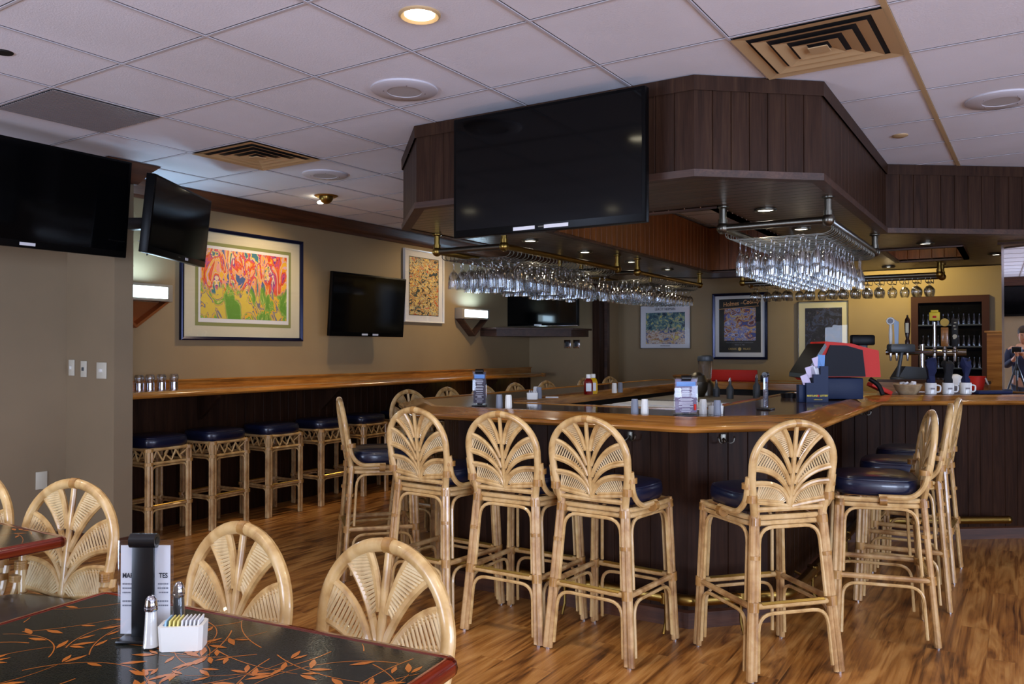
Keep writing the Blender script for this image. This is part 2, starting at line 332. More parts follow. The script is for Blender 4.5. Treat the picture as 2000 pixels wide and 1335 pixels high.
    def prism(s, poly, z0, z1, m=0, mtx=None, msides=None):
        mtx = mtx or Matrix(); n = len(poly); a = s.pts([mtx @ Vector((x, y, z0)) for x, y in poly]); b = s.pts([mtx @ Vector((x, y, z1)) for x, y in poly])
        s.face(a[::-1], m, [poly[k] for k in range(n)][::-1]); s.face(b, m, list(poly)); ln = 0
        for j in range(n):
            k = (j + 1) % n; l2 = ln + math.dist(poly[j], poly[k]); s.face((a[j], a[k], b[k], b[j]), m if msides is None else msides, [(ln, z0), (l2, z0), (l2, z1), (ln, z1)]); ln = l2
        return s
    def bead(s, p0, p1, z0, z1, m=0, pitch=0.1, gw=0.007, gd=0.005, side=1):
        # boards standing side by side with a v groove at each joint; side=1: the outside is to the left of p0->p1
        p0, p1 = Vector(p0), Vector(p1); d = (p1 - p0); ln = d.length; d.normalize(); nn = Vector((-d.y, d.x)) * side; k = max(1, round(ln / pitch)); pt = ln / k; prof = []
        for i in range(k):
            a = i * pt; prof += [(a, -gd if i else 0), (a + gw / 2, 0), (a + pt - gw / 2, 0)]
        prof.append((ln, 0)); A = []; B = []
        A = s.pts([(p0.x + d.x * u + nn.x * h, p0.y + d.y * u + nn.y * h, z0) for u, h in prof]); B = s.pts([(p0.x + d.x * u + nn.x * h, p0.y + d.y * u + nn.y * h, z1) for u, h in prof])
        for j in range(len(prof) - 1):
            q = (A[j], A[j + 1], B[j + 1], B[j]); uv = [(prof[j][0], z0), (prof[j + 1][0], z0), (prof[j + 1][0], z1), (prof[j][0], z1)]
            if side > 0: q = q[::-1]; uv = uv[::-1]
            s.face(q, m, uv)
        return s
    def build(s, name, mats, parent=None, smooth=True, ang=38, loc=None, rot=None, **props):
        me = bpy.data.meshes.new(name); me.from_pydata([tuple(v) for v in s.v], [], s.f)
        if not isinstance(mats, (list, tuple)): mats = [mats]
        for x in mats: me.materials.append(M[x] if isinstance(x, str) else x)
        me.polygons.foreach_set('material_index', s.m)
        uvl = me.uv_layers.new(name='UVMap'); k = 0
        for fi, f in enumerate(s.f):
            for j in range(len(f)):
                u = s.u[fi]; co = s.v[f[j]]; uvl.data[k].uv = u[j] if u else (co.x + co.y, co.z); k += 1
        if smooth:
            me.polygons.foreach_set('use_smooth', [True] * len(s.f)); me.set_sharp_from_angle(angle=math.radians(ang))
        me.update(); o = bpy.data.objects.new(name, me); COL.objects.link(o); o.parent = parent
        if loc is not None: o.location = loc
        if rot is not None: o.rotation_euler = rot
        for a, b in props.items(): o[a] = b
        return o
def offset(path, d):
    out = []; n = len(path)
    for k in range(n):
        ns = []
        for a, b in ((k - 1, k), (k, k + 1)):
            if a < 0 or b >= n: continue
            dx, dy = path[b][0] - path[a][0], path[b][1] - path[a][1]; l = math.hypot(dx, dy); ns.append(Vector((dy / l, -dx / l)))
        v = ns[0] if len(ns) == 1 else (ns[0] + ns[1]) / (1 + ns[0].dot(ns[1]))
        out.append((path[k][0] + v.x * d, path[k][1] + v.y * d))
    return out
def thing(name, label, cat, loc=(0, 0, 0), rz=0, group=None):
    o = bpy.data.objects.new(name, None); COL.objects.link(o); o.location = loc; o.rotation_euler = (0, 0, rz); o.empty_display_size = 0.1
    o['label'] = label; o['category'] = cat
    if group: o['group'] = group
    return o
def tag(o, label, cat, group=None):
    o['label'] = label; o['category'] = cat
    if group: o['group'] = group
    return o
def struct(o): o['kind'] = 'structure'; return o
def copy_tree(o, parent=None):
    c = o.copy(); COL.objects.link(c); c.parent = parent
    for ch in [x for x in KIDS.get(o.name, [])]: copy_tree(ch, c)
    return c
KIDS = {}
def index_kids():
    KIDS.clear()
    for o in bpy.data.objects:
        if o.parent: KIDS.setdefault(o.parent.name, []).append(o)
def dup(proto, loc, rz, label=None, group=None):
    c = copy_tree(proto); c.location = loc; c.rotation_euler = (0, 0, rz)
    if label: c['label'] = label
    if group: c['group'] = group
    elif 'group' in c and group is None: pass
    return c
def text(s, size, m, parent, loc, rot, name='lettering', align='CENTER', ext=0.0008, xs=1.0, bold=0.0, shear=0.0):
    cu = bpy.data.curves.new('t', 'FONT'); cu.body = s; cu.size = size; cu.align_x = align; cu.align_y = 'CENTER'; cu.extrude = ext; cu.resolution_u = 3; cu.offset = bold; cu.shear = shear
    t = bpy.data.objects.new('t', cu); COL.objects.link(t); bpy.context.view_layer.update()
    me = bpy.data.meshes.new_from_object(t.evaluated_get(bpy.context.evaluated_depsgraph_get())); bpy.data.objects.remove(t)
    for v in me.vertices: v.co.x *= xs
    me.materials.clear(); me.materials.append(M[m]); me.name = name
    o = bpy.data.objects.new(name, me); COL.objects.link(o); o.parent = parent; o.location = loc; o.rotation_euler = rot
    return o
def bez(a, c, b, n=8):
    a, b, c = Vector(a), Vector(b), Vector(c); return [a * (1 - t) ** 2 + c * 2 * t * (1 - t) + b * t * t for t in [k / n for k in range(n + 1)]]
def fillet(P, r, n=5):
    P = [Vector(p) for p in P]; out = [P[0]]
    for k in range(1, len(P) - 1):
        a = (P[k - 1] - P[k]); b = (P[k + 1] - P[k]); ra = min(r, a.length * .49, b.length * .49)
        out += bez(P[k] + a.normalized() * ra, P[k], P[k] + b.normalized() * ra, n)
    return out + [P[-1]]

# ================================================================== THE ROOM
CZ = 2.74
struct(MB().box((-2.8, -5.1, -0.05), (10.9, 6.2, 0)).build('floor', 'floor', smooth=False))
# suspended ceiling: tile grid turned 1.3 degrees from the walls
GA = -0.0233; G0 = Vector((2.235, 3.501)); GX = Vector((math.cos(GA), math.sin(GA))); GY = Vector((math.sin(GA), -math.cos(GA))); T = 0.61
def gp(i, j, z=CZ): p = G0 + GX * (T * i) + GY * (T * j); return Vector((p.x, p.y, z))
struct(MB().box((-2.8, -5.1, CZ), (10.9, 6.2, CZ + 0.05)).build('ceiling', 'ceil', smooth=False))
g = MB()
def bar(mb, a, b, wd, z0, z1, m=0):
    a, b = Vector(a), Vector(b); d = (b - a).normalized(); n = Vector((-d.y, d.x, 0)) * wd / 2
    i = mb.pts([a - n, b - n, b + n, a + n]); k = mb.pts([a - n, b - n, b + n, a + n])
    for q in i: mb.v[q].z = z0
    for q in k: mb.v[q].z = z1
    mb.face(i[::-1], m); mb.face(k, m)
    for j in range(4): mb.face((i[j], i[(j + 1) % 4], k[(j + 1) % 4], k[j]), m)
def clipbar(mb, a, b, *r):
    # keep the bars inside the room
    n = 60; pts = [Vector(a).lerp(Vector(b), k / n) for k in range(n + 1)]; ok = [-2.75 < p.x < 10.68 and -5.05 < p.y < 5.84 for p in pts]
    if any(ok):
        i0 = ok.index(True); i1 = n - ok[::-1].index(True); bar(mb, pts[i0], pts[i1], *r)
for j in range(-5, 16): clipbar(g, gp(-10, j), gp(16, j), 0.024 if j == 5 else 0.012, CZ - 0.005, CZ + 0.001, 1 if j in (5,) else 0); clipbar(g, gp(-10, j), gp(16, j), 0.026 if j == 5 else 0.020, CZ - 0.0012, CZ + 0.001, 2)
for i in range(-9, 16): clipbar(g, gp(i, -6), gp(i, 16), 0.012, CZ - 0.004, CZ + 0.001); clipbar(g, gp(i, -6), gp(i, 16), 0.020, CZ - 0.0012, CZ + 0.001, 2)
struct(g.build('ceiling_grid', ['grid', 'gridrust', 'seam'], smooth=False))
# walls
def wall(name, a, b, m='wall'): return struct(MB().box(a, b).build(name, m, smooth=False))
wall('wall_left_near', (-2.8, 5.95, 0), (3.37, 6.1, CZ), 'pier')
wall('wall_pier', (3.37, 5.36, 0), (3.512, 6.1, CZ), 'pier')
wall('wall_left', (3.512, 5.85, 0), (9.95, 6.1, CZ))
wall('wall_end', (9.9, 4.84, 0), (10.75, 5.85, CZ))
wall('wall_back', (10.7, -5.1, 0), (10.85, 4.84, CZ))
# wall behind the camera with two window openings, wall on the right with two more
b = MB()
for a, c in (((-2.85, -5.1, 0), (-2.7, 6.1, .45)), ((-2.85, -5.1, 2.15), (-2.7, 6.1, CZ)), ((-2.85, -5.1, .45), (-2.7, -3.95, 2.15)), ((-2.85, -2.05, .45), (-2.7, 2.65, 2.15)), ((-2.85, 4.55, .45), (-2.7, 6.1, 2.15))): b.box(a, c)
struct(b.build('wall_rear', 'wall', smooth=False))
b = MB()
for a, c in (((-2.8, -5.1, 0), (10.7, -4.95, .55)), ((-2.8, -5.1, 2.25), (10.7, -4.95, CZ)), ((-2.8, -5.1, .55), (-2.6, -4.95, 2.25)), ((-.4, -5.1, .55), (.5, -4.95, 2.25)), ((3.9, -5.1, .55), (10.7, -4.95, 2.25))): b.box(a, c)
struct(b.build('wall_right', 'wall', smooth=False))
def window(n, c, size, ax):
    b = MB(); h = size[1] / 2; s_ = size[0] / 2; t = .04
    for (u0, v0, u1, v1) in ((-s_, -h, s_, -h + t), (-s_, h - t, s_, h), (-s_, -h, -s_ + t, h), (s_ - t, -h, s_, h), (-.02, -h, .02, h)):
        if ax == 'y': b.box((c[0] - .03, c[1] + u0, c[2] + v0), (c[0] + .03, c[1] + u1, c[2] + v1))
        else: b.box((c[0] + u0, c[1] - .03, c[2] + v0), (c[0] + u1, c[1] + .03, c[2] + v1))
    struct(b.build('window_%d' % n, 'brownwood', smooth=False))
window(1, (-2.78, -3.0, 1.3), (1.9, 1.7), 'y'); window(2, (-2.78, 3.6, 1.3), (1.9, 1.7), 'y'); window(3, (2.2, -5.03, 1.4), (3.4, 1.7), 'x'); window(4, (-1.5, -5.03, 1.4), (2.2, 1.7), 'x')
# crown mouldings, base boards, door posts
struct(MB().sweep([(3.52, 5.85), (9.9, 5.85), (9.9, 4.84)], [(0, 2.61), (.02, 2.61), (.03, 2.635), (.05, 2.645), (.085, 2.69), (.12, 2.715), (.13, 2.735), (0, 2.735)]).build('trim_1', 'crown'))
struct(MB().sweep([(-2.7, 5.95), (3.37, 5.95), (3.37, 5.36), (3.512, 5.36), (3.512, 5.84)], [(0, 2.6), (.02, 2.6), (.05, 2.645), (.085, 2.69), (.13, 2.735), (0, 2.735)]).build('trim_2', 'crown'))
struct(MB().sweep([(10.7, 4.84), (10.7, -4.9)], [(0, 2.61), (.03, 2.635), (.085, 2.69), (.13, 2.735), (0, 2.735)]).build('trim_3', 'crown'))
struct(MB().sweep([(-2.7, 5.95), (3.37, 5.95), (3.37, 5.36), (3.512, 5.36), (3.512, 5.5)], [(0, 0), (.02, 0), (.02, .085), (.012, .1), (0, .1)]).build('baseboard_left', 'crown'))
struct(MB().sweep([(9.9, 5.83), (9.9, 4.84)], [(0, 0), (.02, 0), (.02, .085), (.012, .1), (0, .1)]).build('baseboard_end', 'crown'))
struct(MB().box((9.86, 4.74, 0), (10.0, 4.84, 2.45)).build('trim_4', 'bead', smooth=False))
struct(MB().box((10.02, 4.70, 0), (10.1, 4.84, 2.45)).build('trim_5', 'brownwood', smooth=False))
struct(MB().bead((3.512, 5.83), (9.9, 5.83), 0, 1.06, 0, .1, side=-1).build('wall_dado', 'beadlo', ang=20))
struct(MB().sweep([(-2.7, 6.0), (-2.7, 5.0)][::-1], [(0, 2.61), (.03, 2.635), (.1, 2.735), (0, 2.735)]).build('trim_6', 'crown'))
b = MB().box((-2.7, -5.0, 2.58), (-2.6, 5.9, 2.735)); struct(b.build('trim_7', 'crown', smooth=False))

# ================================================================== LEDGE ON THE LEFT WALL
t = thing('drink_ledge', 'long glossy oak drink ledge with back rail along the taupe wall', 'ledge', (3.512, 5.82, 0))
path = [(0.0, 0.0), (6.385, 0.0)]; b = MB()
prof = [(0, 1.112), (.40, 1.112), (.425, 1.106), (.44, 1.094), (.445, 1.08), (.435, 1.068), (.42, 1.062), (0, 1.062)]
# straight run, then the clipped corner at the end wall
for (pa, pb) in (((0, 0), (5.95, 0)),):
    b.sweep([pa, pb], prof)
b.prism([(5.95, 0), (5.95, -.445), (6.02, -.445), (6.385, -.2), (6.385, 0)], 1.062, 1.112)
b.build('shelf_board', 'oak', t)
MB().box((0, -.0, 1.112), (6.385, .03, 1.178)).box((0, -.012, 1.168), (6.385, .03, 1.18)).build('back_rail', 'oak', t, smooth=False)
for x in (0.9, 2.3, 3.7, 5.1):
    MB().prism([(0, 1.06), (-.26, 1.06), (-.26, 1.03), (-.03, .84), (0, .84)], -.015, .015, mtx=Matrix.Translation((x, 0, 0)) @ Matrix(((0, 0, 1, 0), (1, 0, 0, 0), (0, 1, 0, 0), (0, 0, 0, 1)))).build('bracket', 'beadlo', t, smooth=False)
for x in (4.55, 5.9):
    tag(MB().box((3.512 + x - .14, 5.62, 1.05), (3.512 + x + .14, 5.68, 1.0615)).build('under_ledge_lamp', 'glow', smooth=False), 'thin lit strip lamp under the oak ledge ' + ('near its clipped end' if x > 5 else 'beside the row of bar chairs'), 'lamp')
    spot('strip_lamp', (3.512 + x, 5.65, 1.04), (3.512 + x, 5.65, 0), 1.6, (1, .8, .25), 150, .8, .04)

# ================================================================== THE BAR
LIP = [(7.02, -1.1), (7.02, -.18), (6.265, .805), (4.21, .815), (3.72, 1.31), (3.72, 3.0), (4.33, 3.6), (8.6, 3.6), (9.1, 3.1), (9.1, 1.75)]
TOPZ = 1.085
t = thing('bar_counter', 'large island bar with oak rail, dark laminate top and brown beadboard front', 'bar', (0, 0, 0))
MB().sweep(LIP, [(.30, 1.03), (.03, 1.022), (.008, 1.028), (0, 1.04), (.004, 1.05), (.02, 1.056), (.06, 1.066), (.12, 1.086), (.14, 1.092), (.155, 1.091), (.158, 1.084)]).build('edge_rail', 'oak', t, ang=50)
MB().sweep(LIP, [(.155, TOPZ - .03), (.155, TOPZ), (.69, TOPZ), (.69, TOPZ - .03)]).build('countertop', 'laminate', t, smooth=False)
MB().sweep(LIP, [(.68, TOPZ - .06), (.68, TOPZ + .004), (.72, TOPZ + .004), (.735, TOPZ - .005), (.735, TOPZ - .07), (.68, TOPZ - .07)]).build('inner_rail', 'oak', t)
pan = offset(LIP, .30); b = MB()
for p, q in zip(pan, pan[1:]): b.bead(p, q, 0.0, 1.03, side=1)
b.build('front_panel', 'beadlo', t, ang=20)
MB().sweep(LIP, [(.285, .0), (.285, .08), (.30, .09)], caps=False).build('base_board', 'crown', t)
inn = offset(LIP, .70); b = MB()
for p, q in zip(inn, inn[1:]): b.box  # inner cladding below
MB().sweep(LIP, [(.70, .0), (.70, 1.03)], caps=False).build('inner_panel', 'black', t, smooth=False)
fr = [(x, y) for x, y in offset(LIP, .17)]
fr = fr[1:6]; fr[0] = (6.98, .06)
P3 = fillet([(x, y, .18) for x, y in fr], .05, 4)
MB().tube(P3, .028, 12).sphere((6.98, .06, .18), .03).build('foot_rail', 'brass', t)
for (p, q, f_) in ((fr[0], fr[1], .4), (fr[1], fr[2], .25), (fr[1], fr[2], .75), (fr[2], fr[3], .5), (fr[3], fr[4], .08), (fr[3], fr[4], .45), (fr[3], fr[4], .85)):
    a = Vector(p).lerp(Vector(q), f_); d = (Vector(q) - Vector(p)).normalized(); nrm = Vector((d.y, -d.x))
    b = MB().tube([(a.x, a.y, .16), (a.x, a.y, .06), (a.x - nrm.x * .03, a.y - nrm.y * .03, 0.004)], .008, 6).tube([(a.x, a.y, .12), (a.x + nrm.x * .1, a.y + nrm.y * .1, .16)], .008, 6)
    b.tube([(a.x, a.y, .152), (a.x, a.y, .208)], .03, 10); b.build('rail_bracket', 'brass', t)
def hook(x, y, ang):
    b = MB().rbox((0, 0, 0), (.03, .006, .045), .002)
    for s_ in (-1, 1): b.tube(fillet([(0, -.003, 0), (s_ * .015, -.03, -.025), (s_ * .04, -.035, -.02), (s_ * .045, -.035, .005)], .012), .0035, 6).sphere((s_ * .045, -.035, .007), .006, 8)
    b.build('coat_hook', 'steel', t, loc=(x, y, .965), rot=(0, 0, ang))
hook(4.013, 1.75, -PI / 2); hook(4.15, 1.29, -PI / 4 - .35 + .35); hook(4.013, 2.45, -PI / 2); hook(6.49, .97, -.9); hook(5.2, 1.108, 0)
# inner work station of the bar
t = thing('underbar_station', 'stainless underbar station with white drain mats inside the bar', 'counter', (4.52, 1.62, 0))
MB().box((0, 0, 0), (2.95, 1.12, .95)).build('cabinet', 'steel', t, smooth=False)
MB().box((-.02, -.02, .95), (3.0, 1.14, .99)).box((2.0, 0, .99), (3.0, 1.12, 1.0)).build('work_surface', 'satin', t, smooth=False)
def mat_mesh(w_, h_, s_=.03):
    b = MB()
    nx, ny = int(w_ / s_), int(h_ / s_)
    for i in range(nx + 1): b.box((i * s_ - .009, 0, 0), (i * s_ + .009, h_, .012))
    for j in range(ny + 1): b.box((0, j * s_ - .009, .001), (w_, j * s_ + .009, .0125))
    return b
for k in range(3):
    tag(mat_mesh(.5, 1.0).build('drain_mat', 'matwhite', smooth=False, loc=(4.62 + k * .6, 1.68, .9901)), 'white latticed bar drain mat, ' + ('the one closest to the front of the bar', 'the middle one of three', 'the one deepest inside the bar')[k], 'mat')
# back counter of the bar
t = thing('service_counter', 'raised oak service counter carrying the beer taps', 'counter', (7.75, .2, 0))
MB().box((0, 0, 0), (.6, .82, 1.14)).build('cabinet', 'oak_obj', t, smooth=False)
MB().box((-.02, -.02, 1.14), (.64, .84, 1.165)).build('counter_top', 'laminate', t, smooth=False)
t = thing('wood_divider', 'narrow light wood divider panel standing beside the mirror', 'panel', (8.9, 0.17, 0))
MB().box((-.02, -.09, 0), (.02, .07, 1.58)).build('board', 'oak_obj', t, smooth=False)
MB().rbox((0, -.01, 1.59), (.06, .2, .02), .006).build('cap_strip', 'oak_obj', t)

# mirror on the bar and the photographer it reflects
t = thing('mirror_panel', 'tall frameless mirror standing on the bar up to the canopy', 'mirror', (7.32, .093, 1.08))
MB().box((0, -1.0, 0.01), (.012, 0, 1.165)).build('mirror_glass', 'mirror', t, smooth=False)
MB().box((-.004, -.012, .01), (.016, .004, 1.165)).build('edge_strip', 'chrome', t, smooth=False)
MB().box((-.01, -1.0, -.002), (.03, .02, .012)).box((-.02, -1.0, 1.150), (.03, .03, 1.168)).build('channel', 'bead', t, smooth=False)

# ================================================================== THE CANOPY ABOVE THE BAR
CP = [(6.98, -1.1), (6.98, -.12), (6.305, .785), (4.195, .81), (3.77, 1.31), (3.77, 3.0), (4.38, 3.6), (8.75, 3.6), (9.3, 3.05), (9.3, -1.1)]
BZ = 2.25
t = thing('bar_canopy', 'dark brown beadboard canopy hung from the ceiling over the bar', 'canopy', (0, 0, 0))
b = MB()
for p, q in zip(CP, CP[1:]): b.bead(p, q, BZ + .03, CZ - .07, side=1)
b.build('fascia', 'bead', t, ang=20)
MB().sweep(CP, [(-.012, CZ - .075), (-.014, CZ - .004), (.03, CZ - .004), (.03, CZ - .075)]).build('top_trim', 'bead', t, smooth=False)
MB().sweep(CP, [(.05, BZ), (-.012, BZ), (-.012, BZ + .035), (.02, BZ + .035)]).build('bottom_trim', 'brownwood', t, smooth=False)
H1 = [(4.62, 1.47), (8.52, 1.47), (8.52, 2.79), (4.95, 2.79), (4.62, 2.45)]; H2 = [(7.35, .36), (8.45, .36), (8.45, .97), (7.35, .97)]
loops = [[Vector((x, y, 0)) for x, y in CP], [Vector((x, y, 0)) for x, y in H1], [Vector((x, y, 0)) for x, y in H2]]
tris = tessellate_polygon(loops); flat = [p for l in loops for p in l]; b = MB(); idx = b.pts([(p.x, p.y, BZ + .004) for p in flat])
for a_ in tris:
    q = [flat[i] for i in a_]; n = (q[1] - q[0]).cross(q[2] - q[0]).z; a_ = a_ if n < 0 else a_[::-1]; b.face([idx[i] for i in a_])
b.build('soffit', 'soffit', t, smooth=False)
b = MB()
for H_ in (H1, H2):
    for p, q in zip(H_, H_[1:] + H_[:1]): b.bead(p, q, BZ, CZ - .02, side=1)
b.build('well_panel', 'beadorange', t, ang=20)
b = MB()
for H_ in (H1, H2):
    c = H_ + H_[:2]; b.sweep(c, [(.0, BZ + .02), (-.0, BZ - .012), (-.045, BZ - .012), (-.045, BZ + .004)], caps=False)
b.build('well_trim', 'brownwood', t, smooth=False)
# slim speaker box fixed in the well
t = thing('ceiling_projector', 'black box device hung inside the canopy well, seen past the television', 'projector', (4.9, 1.72, 2.46))
MB().rbox((0, 0, 0), (.46, .34, .14), .02).build('case', 'blackplastic', t)
MB().rbox((-.02, -.175, .02), (.22, .012, .03), .003).build('label_plate', 'ivory', t)
MB().tube([(0, 0, .07), (0, 0, .275)], .02, 10).build('mount_pole', 'blackplastic', t)
MB().box((-.2, -.06, -.10), (.2, .14, -.07)).build('tray', 'brownwood', t, smooth=False)

# soffit lamps
def can(name, x, y, z, r, label, m, group=None, ring='steel'):
    o = thing(name, label, 'light', (x, y, z), 0, group)
    MB().lathe([(r * .72, .004), (r * .74, -.004), (r * .9, -.012), (r, -.006), (r, .0)], 24).build('trim_ring', ring, o)
    MB().lathe([(0, -.003), (r * .72, -.003)], 20).build('lamp_lens', m, o)
    return o
SL = ['above the ketchup bottles', 'second along the left soffit', 'third along the left soffit', 'last along the left soffit', 'above the flute rack front', 'above the flute rack middle', 'over the coffee mugs', 'beside the mirror top', 'over the beer taps']
for (x, y), d_ in zip(SOFFIT_CANS, SL): can('recessed_downlight', x, y, BZ - .0, .065, 'small lit halogen downlight in the wooden soffit, ' + d_, 'lampsmall', 'soffit downlights')

# ================================================================== TELEVISIONS
def tv(name, label, loc, rz, w_, h_, tilt=0, th=.05, stick=(), brandw=.05, chrome=False, bez=.018, md=.04):
    o = thing(name, label, 'television', loc, rz)
    R_ = Matrix.Rotation(tilt, 4, 'X'); o2 = o
    b = MB().rbox((0, th / 2 - .0, 0), (w_, th, h_), .006, 2, 0, R_); b.build('case', 'bezel', o)
    b = MB(); i = b.pts([R_ @ Vector(p) + Vector((0, 0, 0)) for p in ((-w_ / 2 + bez, -.001, -h_ / 2 + bez * 2.2), (w_ / 2 - bez, -.001, -h_ / 2 + bez * 2.2), (w_ / 2 - bez, -.001, h_ / 2 - bez), (-w_ / 2 + bez, -.001, h_ / 2 - bez))]); b.face(i)
    b.build('screen', 'screen', o, smooth=False)
    for (x, wd) in stick:
        b = MB().rbox((0, 0, 0), (wd, .002, .018), 0); ob = b.build('sticker', 'paper', o, smooth=False); ob.matrix_local = R_ @ Matrix.Translation((x, -.004, -h_ / 2 + bez * 1.1))
    if brandw:
        ob = MB().rbox((0, 0, 0), (brandw, .002, .006), 0).build('badge', 'steel', o, smooth=False); ob.matrix_local = R_ @ Matrix.Translation((0, -.003, -h_ / 2 + bez * 1.2))
    if chrome:
        ob = MB().rbox((0, 0, 0), (w_, .006, .01), .002).build('chrome_strip', 'chrome', o); ob.matrix_local = R_ @ Matrix.Translation((0, -.003, -h_ / 2 + .004))
    MB().rbox((0, th + md / 2, 0), (.22 if md < .3 else .08, md + .02, .2 if md < .3 else .08), .01).build('mount', 'blackplastic', o)
    return o
# local -Y is the screen side
tv('television', 'large flat television with two white stickers fixed to the canopy front', (3.62, 2.06, 2.357), -PI / 2, 1.125, .652, 0, .05, ((.08, .14), (-.11, .13)), .05)
tv('television', 'black flat television tilted off the wall between two framed pictures', (6.31, 5.62, 1.87), -.01, 1.10, .628, .07, .04, ((-.06, .085), (.10, .085)), .03, md=.18)
tv('television', 'black television angled out from the pier above the neon sconce', (3.56, 4.875, 2.285), .555, .96, .50, .1, .06, ((.12, .05),), .03, md=.30)
tv('television', 'big television hanging high beside the pier, cut off by the picture edge', (2.57, 4.93, 2.335), .0, 1.26, .625, .1, .07, ((.0, .09),), .08, md=.95)
tv('television', 'television with chrome bottom strip standing on the corner shelf', (9.33, 5.38, 2.01), -PI / 2 + .02, 1.16, .56, 0, .06, ((0, .11),), 0, True)
b = MB().tube(fillet([(3.26, 4.83, 2.42), (3.25, 4.79, 2.36), (3.29, 4.8, 2.2), (3.24, 4.78, 2.12), (3.22, 4.77, 2.03)], .03), .004, 6)
tag(b.build('video_cable', 'blueframe'), 'blue cable hanging behind the angled television', 'cable')
tag(MB().tube(fillet([(3.17, 4.79, 2.12), (3.28, 4.8, 2.115), (3.42, 4.86, 2.3)], .02), .003, 6).build('video_cable', 'white'), 'thin pale cable between the two hanging televisions', 'cable')
tv('television', 'television on the rear wall seen only in the mirror', (-2.62, .28, 2.3), PI / 2, .95, .55, 0, .05)
# corner shelf under the last television
t = thing('corner_shelf', 'brown wooden corner shelf under the far television', 'shelf', (9.9, 5.85, 1.68))
MB().prism([(0, 0), (0, -.98), (-.55, -.98), (-1.30, -.28), (-1.30, 0)][::-1], 0, .022).build('shelf_board', 'brownwood', t, smooth=False)
MB().prism([(0, 0), (0, -.93), (-.5, -.93), (-1.24, -.25), (-1.24, 0)][::-1], -.085, 0).build('shelf_apron', 'brownwood', t, smooth=False)
for k in range(2):
    o = thing('switch_plate', 'chrome switch plate on the end wall, the one ' + ('closer to the corner', 'closer to the doorway')[k], 'switch', (9.894, 5.32 - k * .14 - .08, 1.5), -PI / 2)
    MB().rbox((0, 0, 0), (.1, .008, .115), .003).build('plate', 'chrome', o); MB().rbox((0, -.006, 0), (.05, .008, .07), .002).build('rocker', 'darkgray', o)
# switches and outlet on pier and wall
for k, (y, wd, kind) in enumerate(((5.875, .07, 'toggle'), (5.72, .07, 'keyed'), (5.50, .115, 'double'))):
    o = thing('light_switch', ('ivory wall switch next to the corner of the pier', 'ivory keyed switch in the middle of three on the pier', 'wide ivory dimmer plate by the pier edge')[k], 'switch', (3.364, y, 1.29 - k * .008), -PI / 2)
    MB().rbox((0, 0, 0), (wd, .007, .115), .002).build('plate', 'ivory', o)
    MB().rbox((0, -.008, 0), (.012 if k < 2 else .03, .014, .025), .002).build('lever', 'white' if k != 1 else 'darkgray', o)
o = thing('wall_outlet', 'ivory wall outlet plate with one dark socket low on the wall', 'outlet', (3.19, 5.946, .485)); MB().rbox((0, 0, 0), (.08, .007, .125), .002).build('plate', 'ivory', o); MB().lathe([(0, -.005), (.008, -.005), (.008, 0)], 12, mtx=Matrix.Rotation(PI / 2, 4, 'X')).build('socket', 'black', o, loc=(0, -.0005, 0))

# ================================================================== SCONCES
M['copper'] = mat('copper_sheet', (176, 104, 56), 0.35, 0.7)
M['taupepaint'] = mat('taupe_paint', (150, 140, 124), 0.5)
def sconce(x, label, plate=True):
    o = thing('wall_sconce', label, 'light', (x, 5.85, 1.85))
    b = MB().rbox((0, -.06, .02), (.60, .12, .135), .006); b.build('housing', 'taupepaint', o)
    MB().rbox((-.0, -.122, .02), (.50, .006, .09), .002).build('diffuser', 'sconce', o)
    b = MB()
    for s_ in (-1, 1): b.prism([(s_ * .29, -.045), (s_ * .26, -.045), (0, -.235), (0, -.26)], 0, .10, mtx=Matrix.Rotation(PI / 2, 4, 'X'))
    b.build('bracket_arm', 'copper' if plate else 'brownwood', o, smooth=False)
    if plate: MB().prism([(-.27, -.05), (.27, -.05), (0, -.24)], .0, .008, mtx=Matrix.Rotation(PI / 2, 4, 'X')).build('back_plate', 'copper', o, smooth=False)
    l = area('sconce_light', (x, 5.72, 1.94), (x, 5.76, 2.7), (.34, .06), 2.6, (.45, .72, 1.0), 160)
    area('sconce_light', (x, 5.71, 1.87), (x, 4.5, 1.9), (.3, .08), 1.3, (.5, .75, 1.0), 160)
sconce(3.80, 'lit blue-white wall sconce with copper arms beside the pier'); sconce(8.40, 'lit blue-white wall sconce left of the corner television', False)

# ================================================================== PICTURES
def picture(name, label, cat, c, rz, w_, h_, fw, fmat, layers, pane=True, deep=.03):
    o = thing(name, label, cat, c, rz); b = MB(); W_, H_ = w_ / 2, h_ / 2
    pr = [(0, 0), (0, -deep), (fw * .3, -deep - .004), (fw, -deep + .006), (fw, -.004)]
    loop = [(-W_, -H_), (W_, -H_), (W_, H_), (-W_, H_)]
    for d, y in pr: b.pts([((abs(x) - d) * (1 if x > 0 else -1), y, (abs(z) - d) * (1 if z > 0 else -1)) for x, z in loop])
    for k in range(len(pr) - 1):
        for j in range(4): b.face((k * 4 + j, k * 4 + (j + 1) % 4, k * 4 + 4 + (j + 1) % 4, k * 4 + 4 + j), 0)
    b.build('frame', fmat, o, ang=30)
    for k, (nm, x0, z0, x1, z1, m) in enumerate(layers):
        y = -.008 - k * .0015; b = MB(); i = b.pts([(x0, y, z0), (x1, y, z0), (x1, y, z1), (x0, y, z1)]); asp = (x1 - x0) / (z1 - z0)
        b.face(i, 0, [(0, 0), (asp, 0), (asp, 1), (0, 1)]); b.build(nm, m, o, smooth=False)
    if pane:
        b = MB(); i = b.pts([(-W_ + fw, -.019, -H_ + fw), (W_ - fw, -.019, -H_ + fw), (W_ - fw, -.019, H_ - fw), (-W_ + fw, -.019, H_ - fw)]); b.face(i); b.build('glazing', 'pane', o, smooth=False)
    return o
